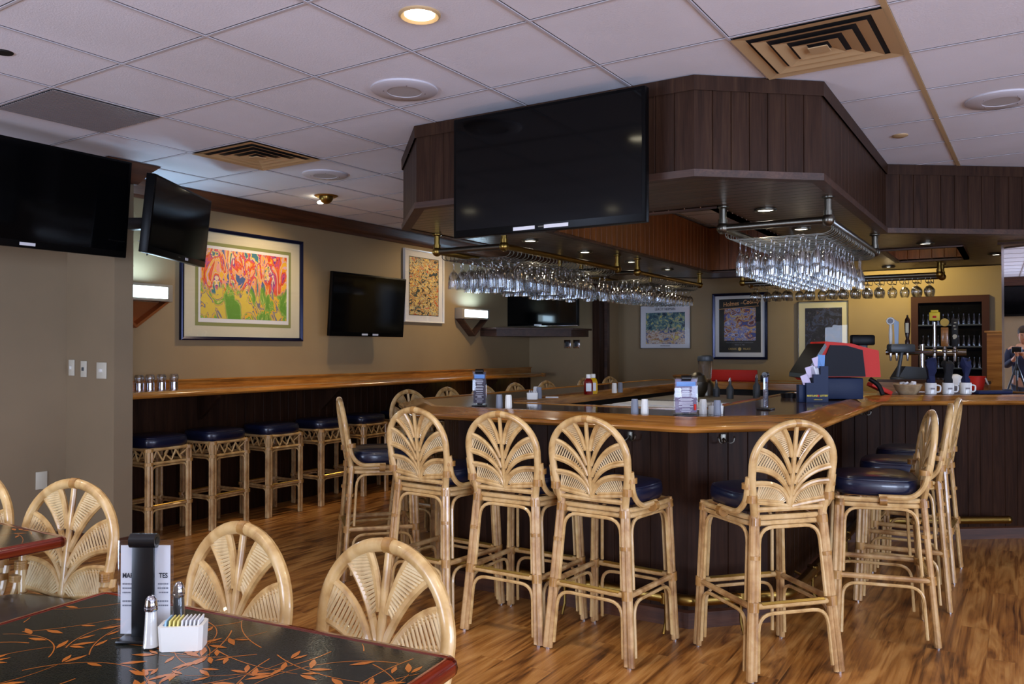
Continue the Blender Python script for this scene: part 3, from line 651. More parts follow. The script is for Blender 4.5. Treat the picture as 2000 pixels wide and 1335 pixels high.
# big painting: local x to the right, z up, -Y towards the viewer
picture('framed_painting', 'large bright abstract painting in a navy frame with cream and green mats', 'painting', (4.91, 5.845, 1.98), 0, 1.34, .955, .03, 'blueframe',
        [('mat_board', -.64, -.45, .64, .45, 'mattecream'), ('inner_mat', -.525, -.355, .53, .36, 'green'), ('print_paper', -.495, -.325, .50, .33, 'paper'), ('artwork', -.475, -.29, .475, .305, 'art_a')])
picture('framed_poster', 'tall white framed collage poster beside the tilted television', 'poster', (7.475, 5.845, 2.15), 0, .74, .83, .014, 'white',
        [('mat_board', -.36, -.405, .36, .405, 'paper'), ('border_line', -.272, -.335, .282, .335, 'ink'), ('artwork', -.265, -.328, .275, .328, 'art_b')])
o = picture('framed_poster', 'landscape poster in a thin silver frame near the doorway', 'poster', (10.69, 4.13, 1.737), -PI / 2, .735, .60, .01, 'silverframe',
            [('poster_paper', -.36, -.29, .36, .29, 'paper'), ('artwork', -.285, -.235, .285, .20, 'art_c')])
text('LEROY NEIMAN', .052, 'ink', o, (0, -.013, .245), (PI / 2, 0, 0), xs=.82)
text('SPORTING DREAMS', .018, 'ink', o, (0, -.013, -.262), (PI / 2, 0, 0), xs=.9)
o = picture('framed_poster', 'black boxing poster in a navy frame over the back bar', 'poster', (10.69, 3.097, 1.731), -PI / 2, .725, .875, .035, 'blueframe',
            [('mat_board', -.33, -.405, .33, .405, 'paper'), ('poster_paper', -.275, -.345, .275, .36, 'black'), ('artwork', -.205, -.19, .21, .24, 'art_d')])
text('Holmes', .082, 'peach', o, (-.115, -.014, .295), (PI / 2, -.08, 0), bold=.001, shear=.15, xs=.82); text('vs', .032, 'peach', o, (.027, -.014, .305), (PI / 2, -.08, 0)); text('Cooney', .082, 'peach', o, (.15, -.014, .318), (PI / 2, -.08, 0), bold=.001, shear=.15, xs=.8)
MB().box((-.265, -.0145, .243), (.265, -.0125, .249)).build('underline', 'peach', o, smooth=False, rot=(0, -.06, 0))
text('WBC WORLD HEAVYWEIGHT CHAMPIONSHIP', .017, 'gray', o, (0, -.014, -.215), (PI / 2, 0, 0)); text('MARCH 15, 1982', .018, 'gray', o, (0, -.014, -.245), (PI / 2, 0, 0))
text('CAESARS', .036, 'gold', o, (-.095, -.014, -.3), (PI / 2, 0, 0), xs=.75); text('PALACE', .036, 'gold', o, (.095, -.014, -.3), (PI / 2, 0, 0), xs=.75)
MB().lathe([(0, -.002), (.022, -.002), (.022, 0)], 20, mtx=Matrix.Rotation(PI / 2, 4, 'X')).build('emblem', 'gold', o, loc=(0, -.014, -.3))
picture('framed_poster', 'dark night-scene poster with cream mat in a silver frame', 'poster', (10.69, 2.055, 1.655), -PI / 2, .60, .755, .012, 'silverframe',
        [('mat_board', -.29, -.37, .29, .37, 'mattecream'), ('artwork', -.215, -.30, .225, .29, 'art_e')])

# cabinet window in the back wall
M['cabwood'] = mat('dark_cabinet_wood', (62, 34, 26), 0.5, Specular_IOR_Level=0.2); M['deepblack'] = mat('cabinet_dark', (10, 10, 14), 0.9, Specular_IOR_Level=0.05); M['cabpane'] = glass('cabinet_glass', (0.9, 0.92, 0.98), 0.12, 0.0)
t = thing('display_cabinet', 'dark framed glass cabinet with shelves of bottles behind the taps', 'cabinet', (10.7, .66, 0))
b = MB(); y0, y1, z0, z1 = -.40, .40, .5, 2.045
for a, c in (((-.05, y0, z1 - .075), (.0, y1, z1)), ((-.05, y0, z0 + .08), (.0, y0 + .075, z1 - .075)), ((-.05, y1 - .075, z0 + .08), (.0, y1, z1 - .075)), ((-.05, y0, z0), (.0, y1, z0 + .08))): b.box(a, c)
b.build('frame', 'cabwood', t, smooth=False)
MB().box((-.012, y0 + .07, z0), (-.002, y1 - .07, z1 - .07)).build('back_panel', 'deepblack', t, smooth=False)
for k, z in enumerate((1.2, 1.45, 1.7)):
    MB().box((-.045, y0 + .075, z), (-.012, y1 - .075, z + .015)).build('shelf', 'darkgray', t, smooth=False)
pz = MB(); i = pz.pts([(-.047, y0 + .075, z0 + .08), (-.047, y1 - .075, z0 + .08), (-.047, y1 - .075, z1 - .075), (-.047, y0 + .075, z1 - .075)]); pz.face(i); pz.build('door_glass', 'cabpane', t, smooth=False)
b0 = MB().lathe([(0, 0), (.013, 0), (.014, .06), (.006, .09), (.006, .12), (0, .12)], 10)
ORD = 'first second third fourth fifth sixth seventh eighth ninth tenth eleventh twelfth thirteenth fourteenth fifteenth sixteenth seventeenth'.split()
pr = tag(b0.build('bottle', 'glass', loc=(10.672, .36, 1.4655)), 'clear bottle in the dark cabinet, first from the mirror side on the middle shelf', 'bottle', 'bottles in the display cabinet')
for k, z in enumerate((1.2155, 1.4655, 1.7155)):
    for j in range(12):
        if k == 1 and j == 0: continue
        c = pr.copy(); COL.objects.link(c); c.location = (10.672, .36 + j * .052, z); c['label'] = 'clear bottle in the dark cabinet, %s from the mirror side on the %s shelf' % (ORD[j], ('lowest', 'middle', 'top')[k])

# ================================================================== CEILING FITTINGS
def rot_to_grid(o): o.rotation_euler = (0, 0, GA); return o
def diffuser(i, j, label, m='gridrust'):
    c = gp(i + .5, j + .5); o = rot_to_grid(thing('air_diffuser', label, 'vent', (c.x, c.y, CZ - .012)))
    b = MB().box((-.29, -.29, .0095), (.29, .29, .0115)); b.build('duct_opening', 'duct', o, smooth=False)
    for k in range(4):
        r0, r1 = .298 - k * .068, .298 - k * .068 - .05; zt = .002; zb = -.012
        b = MB(); zt = .0 if k == 0 else .014; lo = [(-1, -1), (1, -1), (1, 1), (-1, 1)]
        A = b.pts([(x * r0, y * r0, zt - (.0 if k == 0 else .018)) for x, y in lo]); B_ = b.pts([(x * r1, y * r1, (.006 if k == 0 else .0088)) for x, y in lo]); C_ = b.pts([(x * (r0 - .003), y * (r0 - .003), zt + .003 - (.0 if k == 0 else .018)) for x, y in lo])
        for q in range(4):
            n = (q + 1) % 4; b.face((A[q], A[n], B_[n], B_[q]))
        b.build('louver_ring', m, o, smooth=False)
    b = MB().box((-.04, -.04, -.008), (.04, .04, -.004)); b.build('center_plate', m, o, smooth=False)
diffuser(2, 4, 'yellowed square air diffuser in the ceiling above the bar front'); diffuser(2, -2, 'square air diffuser in the ceiling near the left wall')
def grille(i, j, label):
    c = gp(i + .5, j + .5); o = rot_to_grid(thing('return_grille', label, 'vent', (c.x, c.y, CZ - .008)))
    MB().box((-.295, -.295, .0), (.295, .295, .004)).build('panel', 'duct', o, smooth=False); b = MB()
    for k in range(27): b.box((-.295, -.29 + k * .0217, -.003), (.295, -.2785 + k * .0217, .0005))
    b.build('slats', 'graypanel', o, smooth=False)
grille(0, -2, 'grey slatted return air grille in the ceiling above the big television'); grille(4, 0, 'grey slatted return air grille beside the canopy')
M['clothgray'] = mat('speaker_cloth', (176, 170, 170), 0.8)
def speaker(x, y, label):
    o = thing('ceiling_speaker', label, 'speaker', (x, y, CZ))
    MB().lathe([(.168, 0), (.168, -.008), (.158, -.014), (.088, -.016), (.088, -.012)], 36).build('ring', 'grid', o); MB().lathe([(0, -.013), (.09, -.013)], 28).build('grille_cloth', 'clothgray', o)
    for k in range(4):
        a = PI / 4 + k * PI / 2; MB().sphere((.105 * math.cos(a), .105 * math.sin(a), -.0155), .004, 6).build('screw', 'chrome', o)
speaker(3.207, 2.63, 'round ceiling speaker between the lit can light and the canopy'); speaker(4.451, 4.413, 'round ceiling speaker next to the small air diffuser'); speaker(4.986, .064, 'round yellowed ceiling speaker to the side of the bar')
tag(MB().lathe([(0, -.006), (.035, -.006), (.04, 0)], 20).build('ceiling_sensor', 'black', loc=(1.87, 3.813, CZ)), 'small black round fitting in the ceiling near the slatted grille', 'sensor')
o = tag(MB().lathe([(0, -.012), (.03, -.012), (.045, -.006), (.045, 0)], 20).build('sprinkler_cap', 'gridrust', loc=(5.506, .603, CZ)), 'small round sprinkler cap in the ceiling by the canopy', 'sprinkler')
LB = ['bright round recessed can light in front of the canopy', 'recessed can light behind the photographer', 'recessed can light above the near tables', 'recessed can light near the rear wall', 'recessed can light to the side of the bar', 'recessed can light beyond the bar side', 'recessed can light above the second table', 'recessed can light near the windows']
for (x, y), l in zip(CANS, LB): can('can_light', x, y, CZ, .083, l, 'lamp', None, 'gridrust')
def eyeball(x, y, label, a):
    o = thing('eyeball_light', label, 'light', (x, y, CZ), a)
    MB().lathe([(.06, 0), (.085, -.012), (.1, -.004), (.1, 0)], 24).build('trim_ring', 'brass', o)
    MB().sphere((0, 0, -.01), .062, 16).build('eyeball', 'brass', o); MB().lathe([(0, 0), (.036, 0), (.04, -.006)], 18, mtx=Matrix.Rotation(-.9, 4, 'X').to_3x3().to_4x4()).build('lamp_lens', 'lamp', o, loc=(0, .05, -.052), rot=(PI + .6, 0, 0))
eyeball(5.078, 5.022, 'brass eyeball spotlight aimed at the abstract painting', 0); eyeball(7.9, 4.85, 'brass eyeball spotlight aimed at the collage poster', 0); 

# ================================================================== GLASS RACKS
PZ = 2.125
def rack(x0, y0, x1, y1, along, n, label, pm='brass'):
    o = thing('glass_rack', label, 'rack', (0, 0, 0)); cs = [(x0, y0), (x1, y0), (x1, y1), (x0, y1)]
    for k in range(4):
        a, c = cs[k], cs[(k + 1) % 4]; MB().tube([(a[0], a[1], PZ), (c[0], c[1], PZ)], .0215, 14).build('pipe', pm if (a[1] == c[1]) else 'steel', o)
        MB().sphere((a[0], a[1], PZ), .036, 16).tube([(a[0], a[1], PZ), (a[0], a[1], BZ - .004)], .0205, 12).tube([(a[0], a[1], PZ + .025), (a[0], a[1], PZ + .05)], .0265, 12).lathe([(0, BZ), (.034, BZ), (.034, BZ - .008), (.02, BZ - .014), (.02, BZ - .03), (0, BZ - .03)], 16, c=(a[0], a[1], 0)).build('post', pm, o)
    b = MB(); zz = 2.062
    for k in range(n):
        for e in (-.023, .023):
            if along == 'x':
                x = x0 + .04 + (x1 - x0 - .08) * (k + .5) / n + e; b.tube(fillet([(x, y0, PZ), (x, y0 - .01, zz + .02), (x, y0 + .03, zz), (x, y1 - .03, zz), (x, y1 + .01, zz + .02), (x, y1, PZ)], .025, 3), .003, 5)
            else:
                y = y0 + .04 + (y1 - y0 - .08) * (k + .5) / n + e; b.tube(fillet([(x0, y, PZ), (x0 - .01, y, zz + .02), (x0 + .03, y, zz), (x1 - .03, y, zz), (x1 + .01, y, zz + .02), (x1, y, PZ)], .025, 3), .003, 5)
    b.build('wire_hanger', 'steel', o); return o
rack(4.68, 2.965, 6.53, 3.535, 'x', 17, 'brass pipe rack of stemware over the bar corner by the big television')
rack(6.89, 2.93, 8.6, 3.5, 'x', 16, 'brass pipe rack of stemware over the far side of the bar')
rack(4.65, .865, 6.35, 1.445, 'x', 15, 'dark pipe rack full of flutes under the canopy corner', 'steel')
rack(8.56, .61, 8.87, 2.45, 'y', 16, 'brass pipe rack of balloon glasses across the back of the bar')
def gl(name, prof, label, cat, grp):
    b = MB().lathe(prof, 14); return tag(b.build(name, 'glass', ang=60), label, cat, grp)
FZ = 2.0655
def stem(prof): return [(0, .003)] + prof
P_GOB = [(0, .004), (.012, .004), (.034, .0), (.034, -.002), (.008, -.006), (.0045, -.012), (.004, -.045), (.006, -.055), (.022, -.066), (.032, -.085), (.036, -.115), (.036, -.15), (.034, -.15), (.034, -.115), (.030, -.086), (.020, -.069), (0, -.06)]
P_TUM = [(0, .004), (.012, .004), (.034, .0), (.034, -.002), (.008, -.006), (.007, -.03), (.02, -.045), (.033, -.06), (.037, -.12), (.041, -.16), (.039, -.16), (.035, -.12), (.031, -.063), (0, -.045)]
P_FLU = [(0, .004), (.012, .004), (.032, .0), (.032, -.002), (.007, -.006), (.004, -.014), (.004, -.06), (.008, -.072), (.018, -.095), (.026, -.13), (.028, -.17), (.024, -.215), (.0225, -.215), (.026, -.17), (.024, -.13), (.016, -.098), (0, -.078)]
P_SNI = [(0, .004), (.012, .004), (.034, .0), (.034, -.002), (.008, -.006), (.0045, -.012), (.006, -.03), (.025, -.04), (.042, -.062), (.046, -.085), (.040, -.115), (.032, -.135), (.030, -.135), (.038, -.115), (.044, -.085), (.040, -.064), (.022, -.043), (0, -.033)]
random.seed(5)
ORD = 'first second third fourth fifth sixth seventh eighth ninth tenth eleventh twelfth thirteenth fourteenth fifteenth sixteenth seventeenth'.split()
def fill(protos, x0, x1, nx, y0, y1, ny, where, grp, skip=0, swap=False):
    # rows follow the wires; every glass is placed between its pair of wires
    for i in range(nx):
        p, kind = protos[(i * 7 // 3) % len(protos)]
        for j in range(ny):
            if random.random() < skip: continue
            c = p.copy(); COL.objects.link(c)
            u, v = (i + .5) / nx, (j + .5) / ny; jit = random.uniform(-.006, .006)
            c.location = (x0 + (x1 - x0) * u, y0 + (y1 - y0) * v + jit, FZ) if not swap else (x0 + (x1 - x0) * v + jit, y0 + (y1 - y0) * u, FZ)
            c.rotation_euler = (random.uniform(-.02, .02), random.uniform(-.02, .02), random.uniform(0, 6))
            c['label'] = '%s, %s row %s, %s %s' % (kind, ORD[i], where[0], ORD[(ny - 1 - j) if where[1].endswith('hall') else j], where[1]); c['category'] = 'glass'; c['group'] = grp
def S_(prof, k): return [(r * 1.08, z * k) for r, z in prof]
A1 = gl('wine_goblet', S_(P_GOB, 1.38), 'x', 'glass', 'x'); A2 = gl('footed_tumbler', S_(P_TUM, 1.36), 'x', 'glass', 'x'); A3 = gl('wine_goblet', S_(P_GOB, 1.15), 'x', 'glass', 'x')
A4 = gl('champagne_flute', P_FLU, 'x', 'glass', 'x'); A5 = gl('balloon_glass', P_SNI, 'x', 'glass', 'x')
fill([(A1, 'hanging goblet'), (A2, 'hanging tumbler'), (A1, 'hanging goblet')], 4.72, 6.49, 17, 3.0, 3.5, 6, ('of the rack by the television', 'from the well side'), 'stemware in the rack by the television', .12)
fill([(A3, 'hanging goblet')], 6.93, 8.56, 16, 2.96, 3.47, 5, ('of the far side rack', 'from the well side'), 'goblets in the far side rack', .08)
fill([(A4, 'hanging flute')], 4.69, 6.31, 15, .9, 1.41, 6, ('of the dark pipe rack', 'from the outer side'), 'flutes in the dark pipe rack', .06)
fill([(A5, 'hanging balloon glass')], 8.60, 8.83, 16, .65, 2.41, 2, ('of the back rack', 'from the front'), 'balloon glasses in the back rack', .08, True)
for a_ in (A1, A2, A3, A4, A5): bpy.data.objects.remove(a_)

# ================================================================== RATTAN SEATING
def fan(sgn):
    # (upper curve, lower curve) of each palm leaf of the back, (y, z)
    L3 = lambda a, c, e: bez((sgn * a[0], a[1], 0), (sgn * c[0], c[1], 0), (sgn * e[0], e[1], 0), 10)
    return [(L3((.066, 1.088), (.028, 1.04), (.011, .955)), L3((.129, 1.054), (.0495, .9975), (.010, .885))),
            (L3((.176, .997), (.069, .981), (.010, .835)), L3((.183, .905), (.0515, .895), (.006, .785))),
            (L3((.174, .845), (.03, .853), (.006, .745)), L3((.158, .757), (.07, .748), (.006, .735)))]
def back_x(z): return -.188 - (z - .72) * .155
def make_back(parent, dz=0, ky=1.08, kz=1.0):
    def T_(b_):
        for v in b_.v: v.y *= ky; v.z = 1.12 + dz - (1.12 + dz - v.z) * kz
        return b_
    P = []
    for k in range(0, 25):
        a = PI * k / 24; y = .186 * math.cos(a); z = .925 + .178 * math.sin(a); P.append((back_x(z), y, z + dz))
    lo = [(back_x(.70), .158, .70 + dz), (back_x(.80), .175, .80 + dz), (back_x(.87), .184, .87 + dz)]
    P = lo + P + [(x, -y, z) for x, y, z in lo[::-1]]
    b = MB().tube(P, .0165, 10); b.tube([(back_x(1.103), -.012, 1.103 + dz), (back_x(1.103), .012, 1.103 + dz)], .0185, 10, 1)
    T_(b).build('back_frame', ['rattan', 'bind'], parent)
    b = MB().tube([(back_x(z), 0, z + dz) for z in (1.095, 1.0, .9, .8, .735)], [.009, .010, .011, .012, .013], 8)
    for s_ in (-1, 1):
        for U, Lw in fan(s_):
            for C_ in (U, Lw): b.tube([(back_x(p.y) - .002, p.x, p.y + dz) for p in C_], .0100, 7)
            for C_, dd in ((U, -.0135), (Lw, .0135)):
                b.tube([(back_x(p.y + dd), p.x, p.y + dd + dz) for p in C_[:-2]], .0058, 5)
            m_ = 19
            def at(C_, t_): q = t_ * (len(C_) - 1); k_ = min(int(q), len(C_) - 2); return C_[k_].lerp(C_[k_ + 1], q - k_)
            for q in range(m_):
                t_ = (q + .5) / m_; a_, c_ = at(U, min(1, t_ + .09)), at(Lw, max(0, t_ - .10))
                if t_ > .84: continue
                b.tube([(back_x(a_.y) + .003, a_.x, a_.y + dz), (back_x(c_.y) + .003, c_.x, c_.y + dz)], .0040, 5, 1, cap=False)
    T_(b).build('fan_panel', ['rattan', 'reed'], parent)
    b = MB().tube([(back_x(.725) , -.165, .725 + dz), (back_x(.725), .165, .725 + dz)], .013, 8); T_(b).build('back_rail', 'rattan', parent)
def cushion(sx, sy, z0, z1, round_=.1, taper=.9, m='navy', parent=None, x0=0):
    # soft superellipse cushion with a welt
    b = MB(); n = 40; rows = []
    def ring(f, z): return b.pts([(x0 + math.copysign(abs(math.cos(a)) ** .55, math.cos(a)) * sx / 2 * f, math.copysign(abs(math.sin(a)) ** .55, math.sin(a)) * sy / 2 * f, z) for a in [2 * PI * k / n for k in range(n)]])
    h = z1 - z0
    for f, z in ((.9, z0), (.96, z0 + .004), (.99, z0 + h * .25), (1.0, z0 + h * .5), (.985, z0 + h * .72), (.955, z0 + h * .82), (.90, z0 + h * .9), (.75, z0 + h * .97), (.4, z1), (.02, z1 + .003)): rows.append(ring(f, z))
    for A, B_ in zip(rows, rows[1:]):
        for j in range(n): b.face((A[j], A[(j + 1) % n], B_[(j + 1) % n], B_[j]))
    b.face(rows[0][::-1]); b.face(rows[-1])
    b.tube([b.v[i].copy() * 1.0 for i in rows[5]], .004, 5, closed=True)
    b.build('seat_cushion', m, parent, ang=60)
def wrap(b, p, d, r, n_=3, m=0):
    p, d = Vector(p), Vector(d).normalized()
    for k in range(n_): c = p + d * (k - (n_ - 1) / 2) * .008; b.tube([c - d * .0045, c + d * .0045], r, 10, m)
def make_stool(name, label, cat, H_=.70, spread=(.47, .455), seat=True, dz=0, ky=1.08, kz=1.0):
    o = thing(name, label, cat); fx, fy = spread[0] / 2, spread[1] / 2
    make_back(o, dz, ky, kz)
    top = H_ + 0.0; bind = MB(); zs = .31 * H_ / .70
    legs = {}
    for sx in (-1, 1):
        for sy in (-1, 1):
            ft = Vector((sx * fx, sy * fy, 0.006)); tp = Vector((.205 if sx > 0 else back_x(.70) + .003, sy * (.205 if sx > 0 else .172 * (ky if ky > 1.2 else 1.03)), top - (0 if sx > 0 else .0)))
            legs[sx, sy] = (ft, tp); d = Vector((0, -sy * .021, 0)) if sx < 0 else Vector((-.021, 0, 0))
            b = MB().tube([ft, ft.lerp(tp, .5), tp], [.0165, .015, .0155], 9).tube([ft + d * 1.15, (ft + d * 1.15).lerp(tp + d, .5), tp + d + Vector((0, 0, 0 if sx > 0 else .08))], .0125, 9)
            LEG = b
            gl_ = MB().lathe([(0, 0), (.014, 0), (.014, .008), (0, .008)], 10, c=(ft.x + d.x / 2, ft.y + d.y / 2, 0))
            dd = (tp - ft).normalized()
            for f_, w_ in ((zs / top, 5), (.74 if sx < 0 else .97, 2), (.96, 4)):
                wrap(LEG, ft.lerp(tp, f_) + d / 2, dd, .0255, w_, 1)
            if sx < 0:
                wrap(LEG, (back_x(.775), sy * .178 * ky, .775 + dz), (0, 0, 1), .026, 4, 1)
            lg = LEG.build('leg', ['rattanleg', 'bind'], o); gl_.build('foot_glide', 'chrome', lg)
    at = lambda sx, sy, z: legs[sx, sy][0].lerp(legs[sx, sy][1], z / top)
    prs = [((-1, -1), (-1, 1)), ((1, -1), (1, 1)), ((-1, -1), (1, -1)), ((-1, 1), (1, 1))]
    for k, (a, c) in enumerate(prs):
        p, q = at(*a, zs), at(*c, zs); dvec = (q - p).normalized()
        MB().tube([p, q], .0135, 9).build('stretcher', 'rattanleg' if k > 1 else 'rattan', o)
        if k < 2:
            b = MB(); m_ = (p + q) / 2; ln = (q - p).length * .38
            for r_ in range(-2, 3): b.tube([m_ - dvec * ln + Vector((r_ * .0055, 0, .0125 - abs(r_) * .0015)), m_ + dvec * ln + Vector((r_ * .0055, 0, .0125 - abs(r_) * .0015))], .0034, 6)
            b.build('foot_plate', 'goldplate', o)
        # bent canes under the seat and under the stretcher
        inner = lambda z, f_: at(*a, z).lerp(at(*c, z), f_)
        b = MB()
        for (zt, zb) in ((top - .055, zs + .02), (zs - .035, .03)):
            f0 = .09
            b.tube(fillet([inner(zb, f0), inner(zt, f0), inner(zt, 1 - f0), inner(zb, 1 - f0)], .07, 5), .0085, 7)
        b.build('bent_brace', 'rattan', o)
    # seat frame: two rings of cane and side arms that rise to the back
    b = MB()
    for z, e in ((top - .012, .0), (top - .038, -.006)):
        R_ = [(.215 + e, -.18, z), (.215 + e, .18, z), (.18, .22 + e, z), (-.155, .19 + e, z), (-.178 - e, .15, z), (-.178 - e, -.15, z), (-.155, -.19 - e, z), (.18, -.22 - e, z)]
        PP = []; nn = len(R_)
        for k in range(nn):
            a_, m_, c_ = Vector(R_[k - 1]), Vector(R_[k]), Vector(R_[(k + 1) % nn]); PP += bez(m_.lerp(a_, .35), m_, m_.lerp(c_, .35), 3)
        b.tube(PP, .0125, 8, closed=True)
    b.build('seat_frame', 'rattan', o)
    for s_ in (-1, 1):
        b = MB().tube(fillet([(.02, s_ * .225, top + .006), (-.13, s_ * .205 * ky, top + .006), (-.185, s_ * .197 * ky, top + .06), (-.205, s_ * .197 * ky, top + .17)], .07, 6), .013, 8)
        wrap(b, (.0, s_ * .222, top - .01), (1, 0, 0), .0265, 4, 1); wrap(b, (back_x(.79) + .012, s_ * .188 * ky, top + .13), (0, 0, 1), .028, 3, 1)
        b.build('side_arm', ['rattan', 'bind'], o)
    cushion(.405, .42 * (1.15 if ky > 1.2 else 1), top + .004, top + .098, parent=o, x0=.022)
    return o
stool = make_stool('bar_stool', 'x', 'stool')
chair = make_stool('dining_chair', 'x', 'chair', .395, (.48, .455), dz=-.20, ky=1.26, kz=1.17)
# backless stools
def make_backless():
    o = thing('backless_stool', 'x', 'stool'); s_ = .18; top = .695
    for sx in (-1, 1):
        for sy in (-1, 1):
            b = MB()
            for dx, dy in ((0, 0), (-sx * .024, 0), (0, -sy * .024)): b.tube([(sx * s_ + dx, sy * s_ + dy, 0.002), (sx * s_ + dx, sy * s_ + dy, top - .0)], .013, 8)
            b.build('leg', 'rattanleg', o)
    for ax in (0, 1):
        for sd in (-1, 1):
            b = MB()
            P = lambda u, z, o_=0: (u, sd * (s_ + o_), z) if ax == 0 else (sd * (s_ + o_), u, z)
            for z, r in ((top - .008, .013), (.585, .011)): b.tube([P(-s_, z), P(s_, z)], r, 8)
            MB().tube([P(-s_, .265), P(s_, .265)], .012, 8).build('stretcher', 'rattanleg', o)
            if ax == 0:
                gold = MB()
                for r_ in range(-2, 3): gold.tube([P(-s_ + .045, .277, r_ * .005 ), P(s_ - .045, .277, r_ * .005)], .0035, 6)
                gold.build('foot_plate', 'goldplate', o)
            for zt, zb in ((.565, .29), (.245, .01)): b.tube(fillet([P(-s_ + .028, zb), P(-s_ + .028, zt), P(s_ - .028, zt), P(s_ - .028, zb)], .05, 4), .0075, 6)
            us = [-.15, -.115, -.105, -.06, -.02, -.045, .015, .05, .045, .1, .09, .14]
            zz = [.6, .68, .67, .6, .68, .65, .6, .67, .68, .6, .63, .66]
            for k in range(0, len(us) - 1): b.tube([P(us[k], zz[k]), P(us[k + 1], zz[k + 1])], .0062, 6)
            for z in (.265, .585, top - .01):
                for e in (-1, 1): wrap(b, P(e * (s_ - .008), z), (0, 0, 1), .027, 3, 1)
            b.build('apron_panel', ['rattan', 'bind'], o)
    cushion(.405, .395, top + .0, .785, parent=o)
    return o
backless = make_backless()
index_kids()
def place(proto, x, y, rz, label, group, z=0): return dup(proto, (x, y, z), rz, label, group)
G = 'rattan bar stools around the bar'
place(stool, 3.822, .992, math.radians(47), 'rattan bar stool standing alone at the angled bar corner, its back to us', G)
place(stool, 3.62, 1.675, math.radians(-4), 'rattan bar stool directly before the standing drinks menu, gold footplate showing', G)
place(stool, 3.635, 2.175, math.radians(0), 'rattan bar stool in the middle of the three along the bar front', G)
place(stool, 3.64, 2.70, math.radians(-4), 'rattan bar stool at the bar front partly behind a near dining chair', G)
place(stool, 4.535, .605, math.radians(103), 'side-on rattan bar stool nearest us along the side with the register', G)
place(stool, 5.2, .565, math.radians(94), 'middle rattan bar stool of three in a row below the register', G)
place(stool, 5.86, .56, math.radians(88), 'last rattan bar stool of three below the register, next to the foot rail end', G)
place(stool, 4.03, 3.52, math.radians(-42), 'rattan bar stool seen edge-on by the clipped bar corner, facing the canopy', G)
G = 'rattan bar stools on the far side of the bar'
for (x, l) in ((4.84, 'just past the clipped corner'), (5.37, 'behind the tall dark drinks menu'), (5.87, 'second past the tall dark menu'), (6.42, 'in front of the lit ledge strip'), (7.0, 'beside the end of the oak ledge'), (7.83, 'just before the ketchup bottle'), (8.45, 'just past the mustard bottle')):
    place(stool, x, 3.70, math.radians(-90 + random.uniform(-5, 5)), 'rattan bar stool facing us across the bar, ' + l, G)
G = 'backless rattan stools under the ledge'
for k, (x, y, l) in enumerate(((3.825, 5.565, 'first from the pier'), (4.375, 5.565, 'second from the pier'), (4.96, 5.555, 'middle one of five'), (5.555, 5.555, 'fourth from the pier'), (6.13, 5.57, 'behind the edge-on stool'), (6.75, 5.56, 'last, behind the clipped bar corner'))):
    place(backless, x, y, math.radians((2, 3, -2, 1, 2, 0)[k]), 'backless rattan stool with navy seat under the oak ledge, ' + l, G)
G = 'rattan dining chairs at the tables'
place(chair, 1.427, 1.446, math.radians(180 - 6) , 'pale rattan dining chair at the lacquer table corner, largest and closest', G)
place(chair, 1.366, 1.945, math.radians(180 - 6), 'pale rattan dining chair behind the menu stand and sugar caddy', G)
place(chair, 1.56, 3.08, math.radians(190), 'pale rattan dining chair in front of the grey wall outlet', G)
place(chair, 1.47, 3.64, math.radians(186), 'pale rattan dining chair cut off by the picture edge, beyond the second table', G)
for p_ in (stool, chair, backless):
    def rm(o_):
        for c in KIDS.get(o_.name, []): rm(c)
        bpy.data.objects.remove(o_)
    rm(p_)

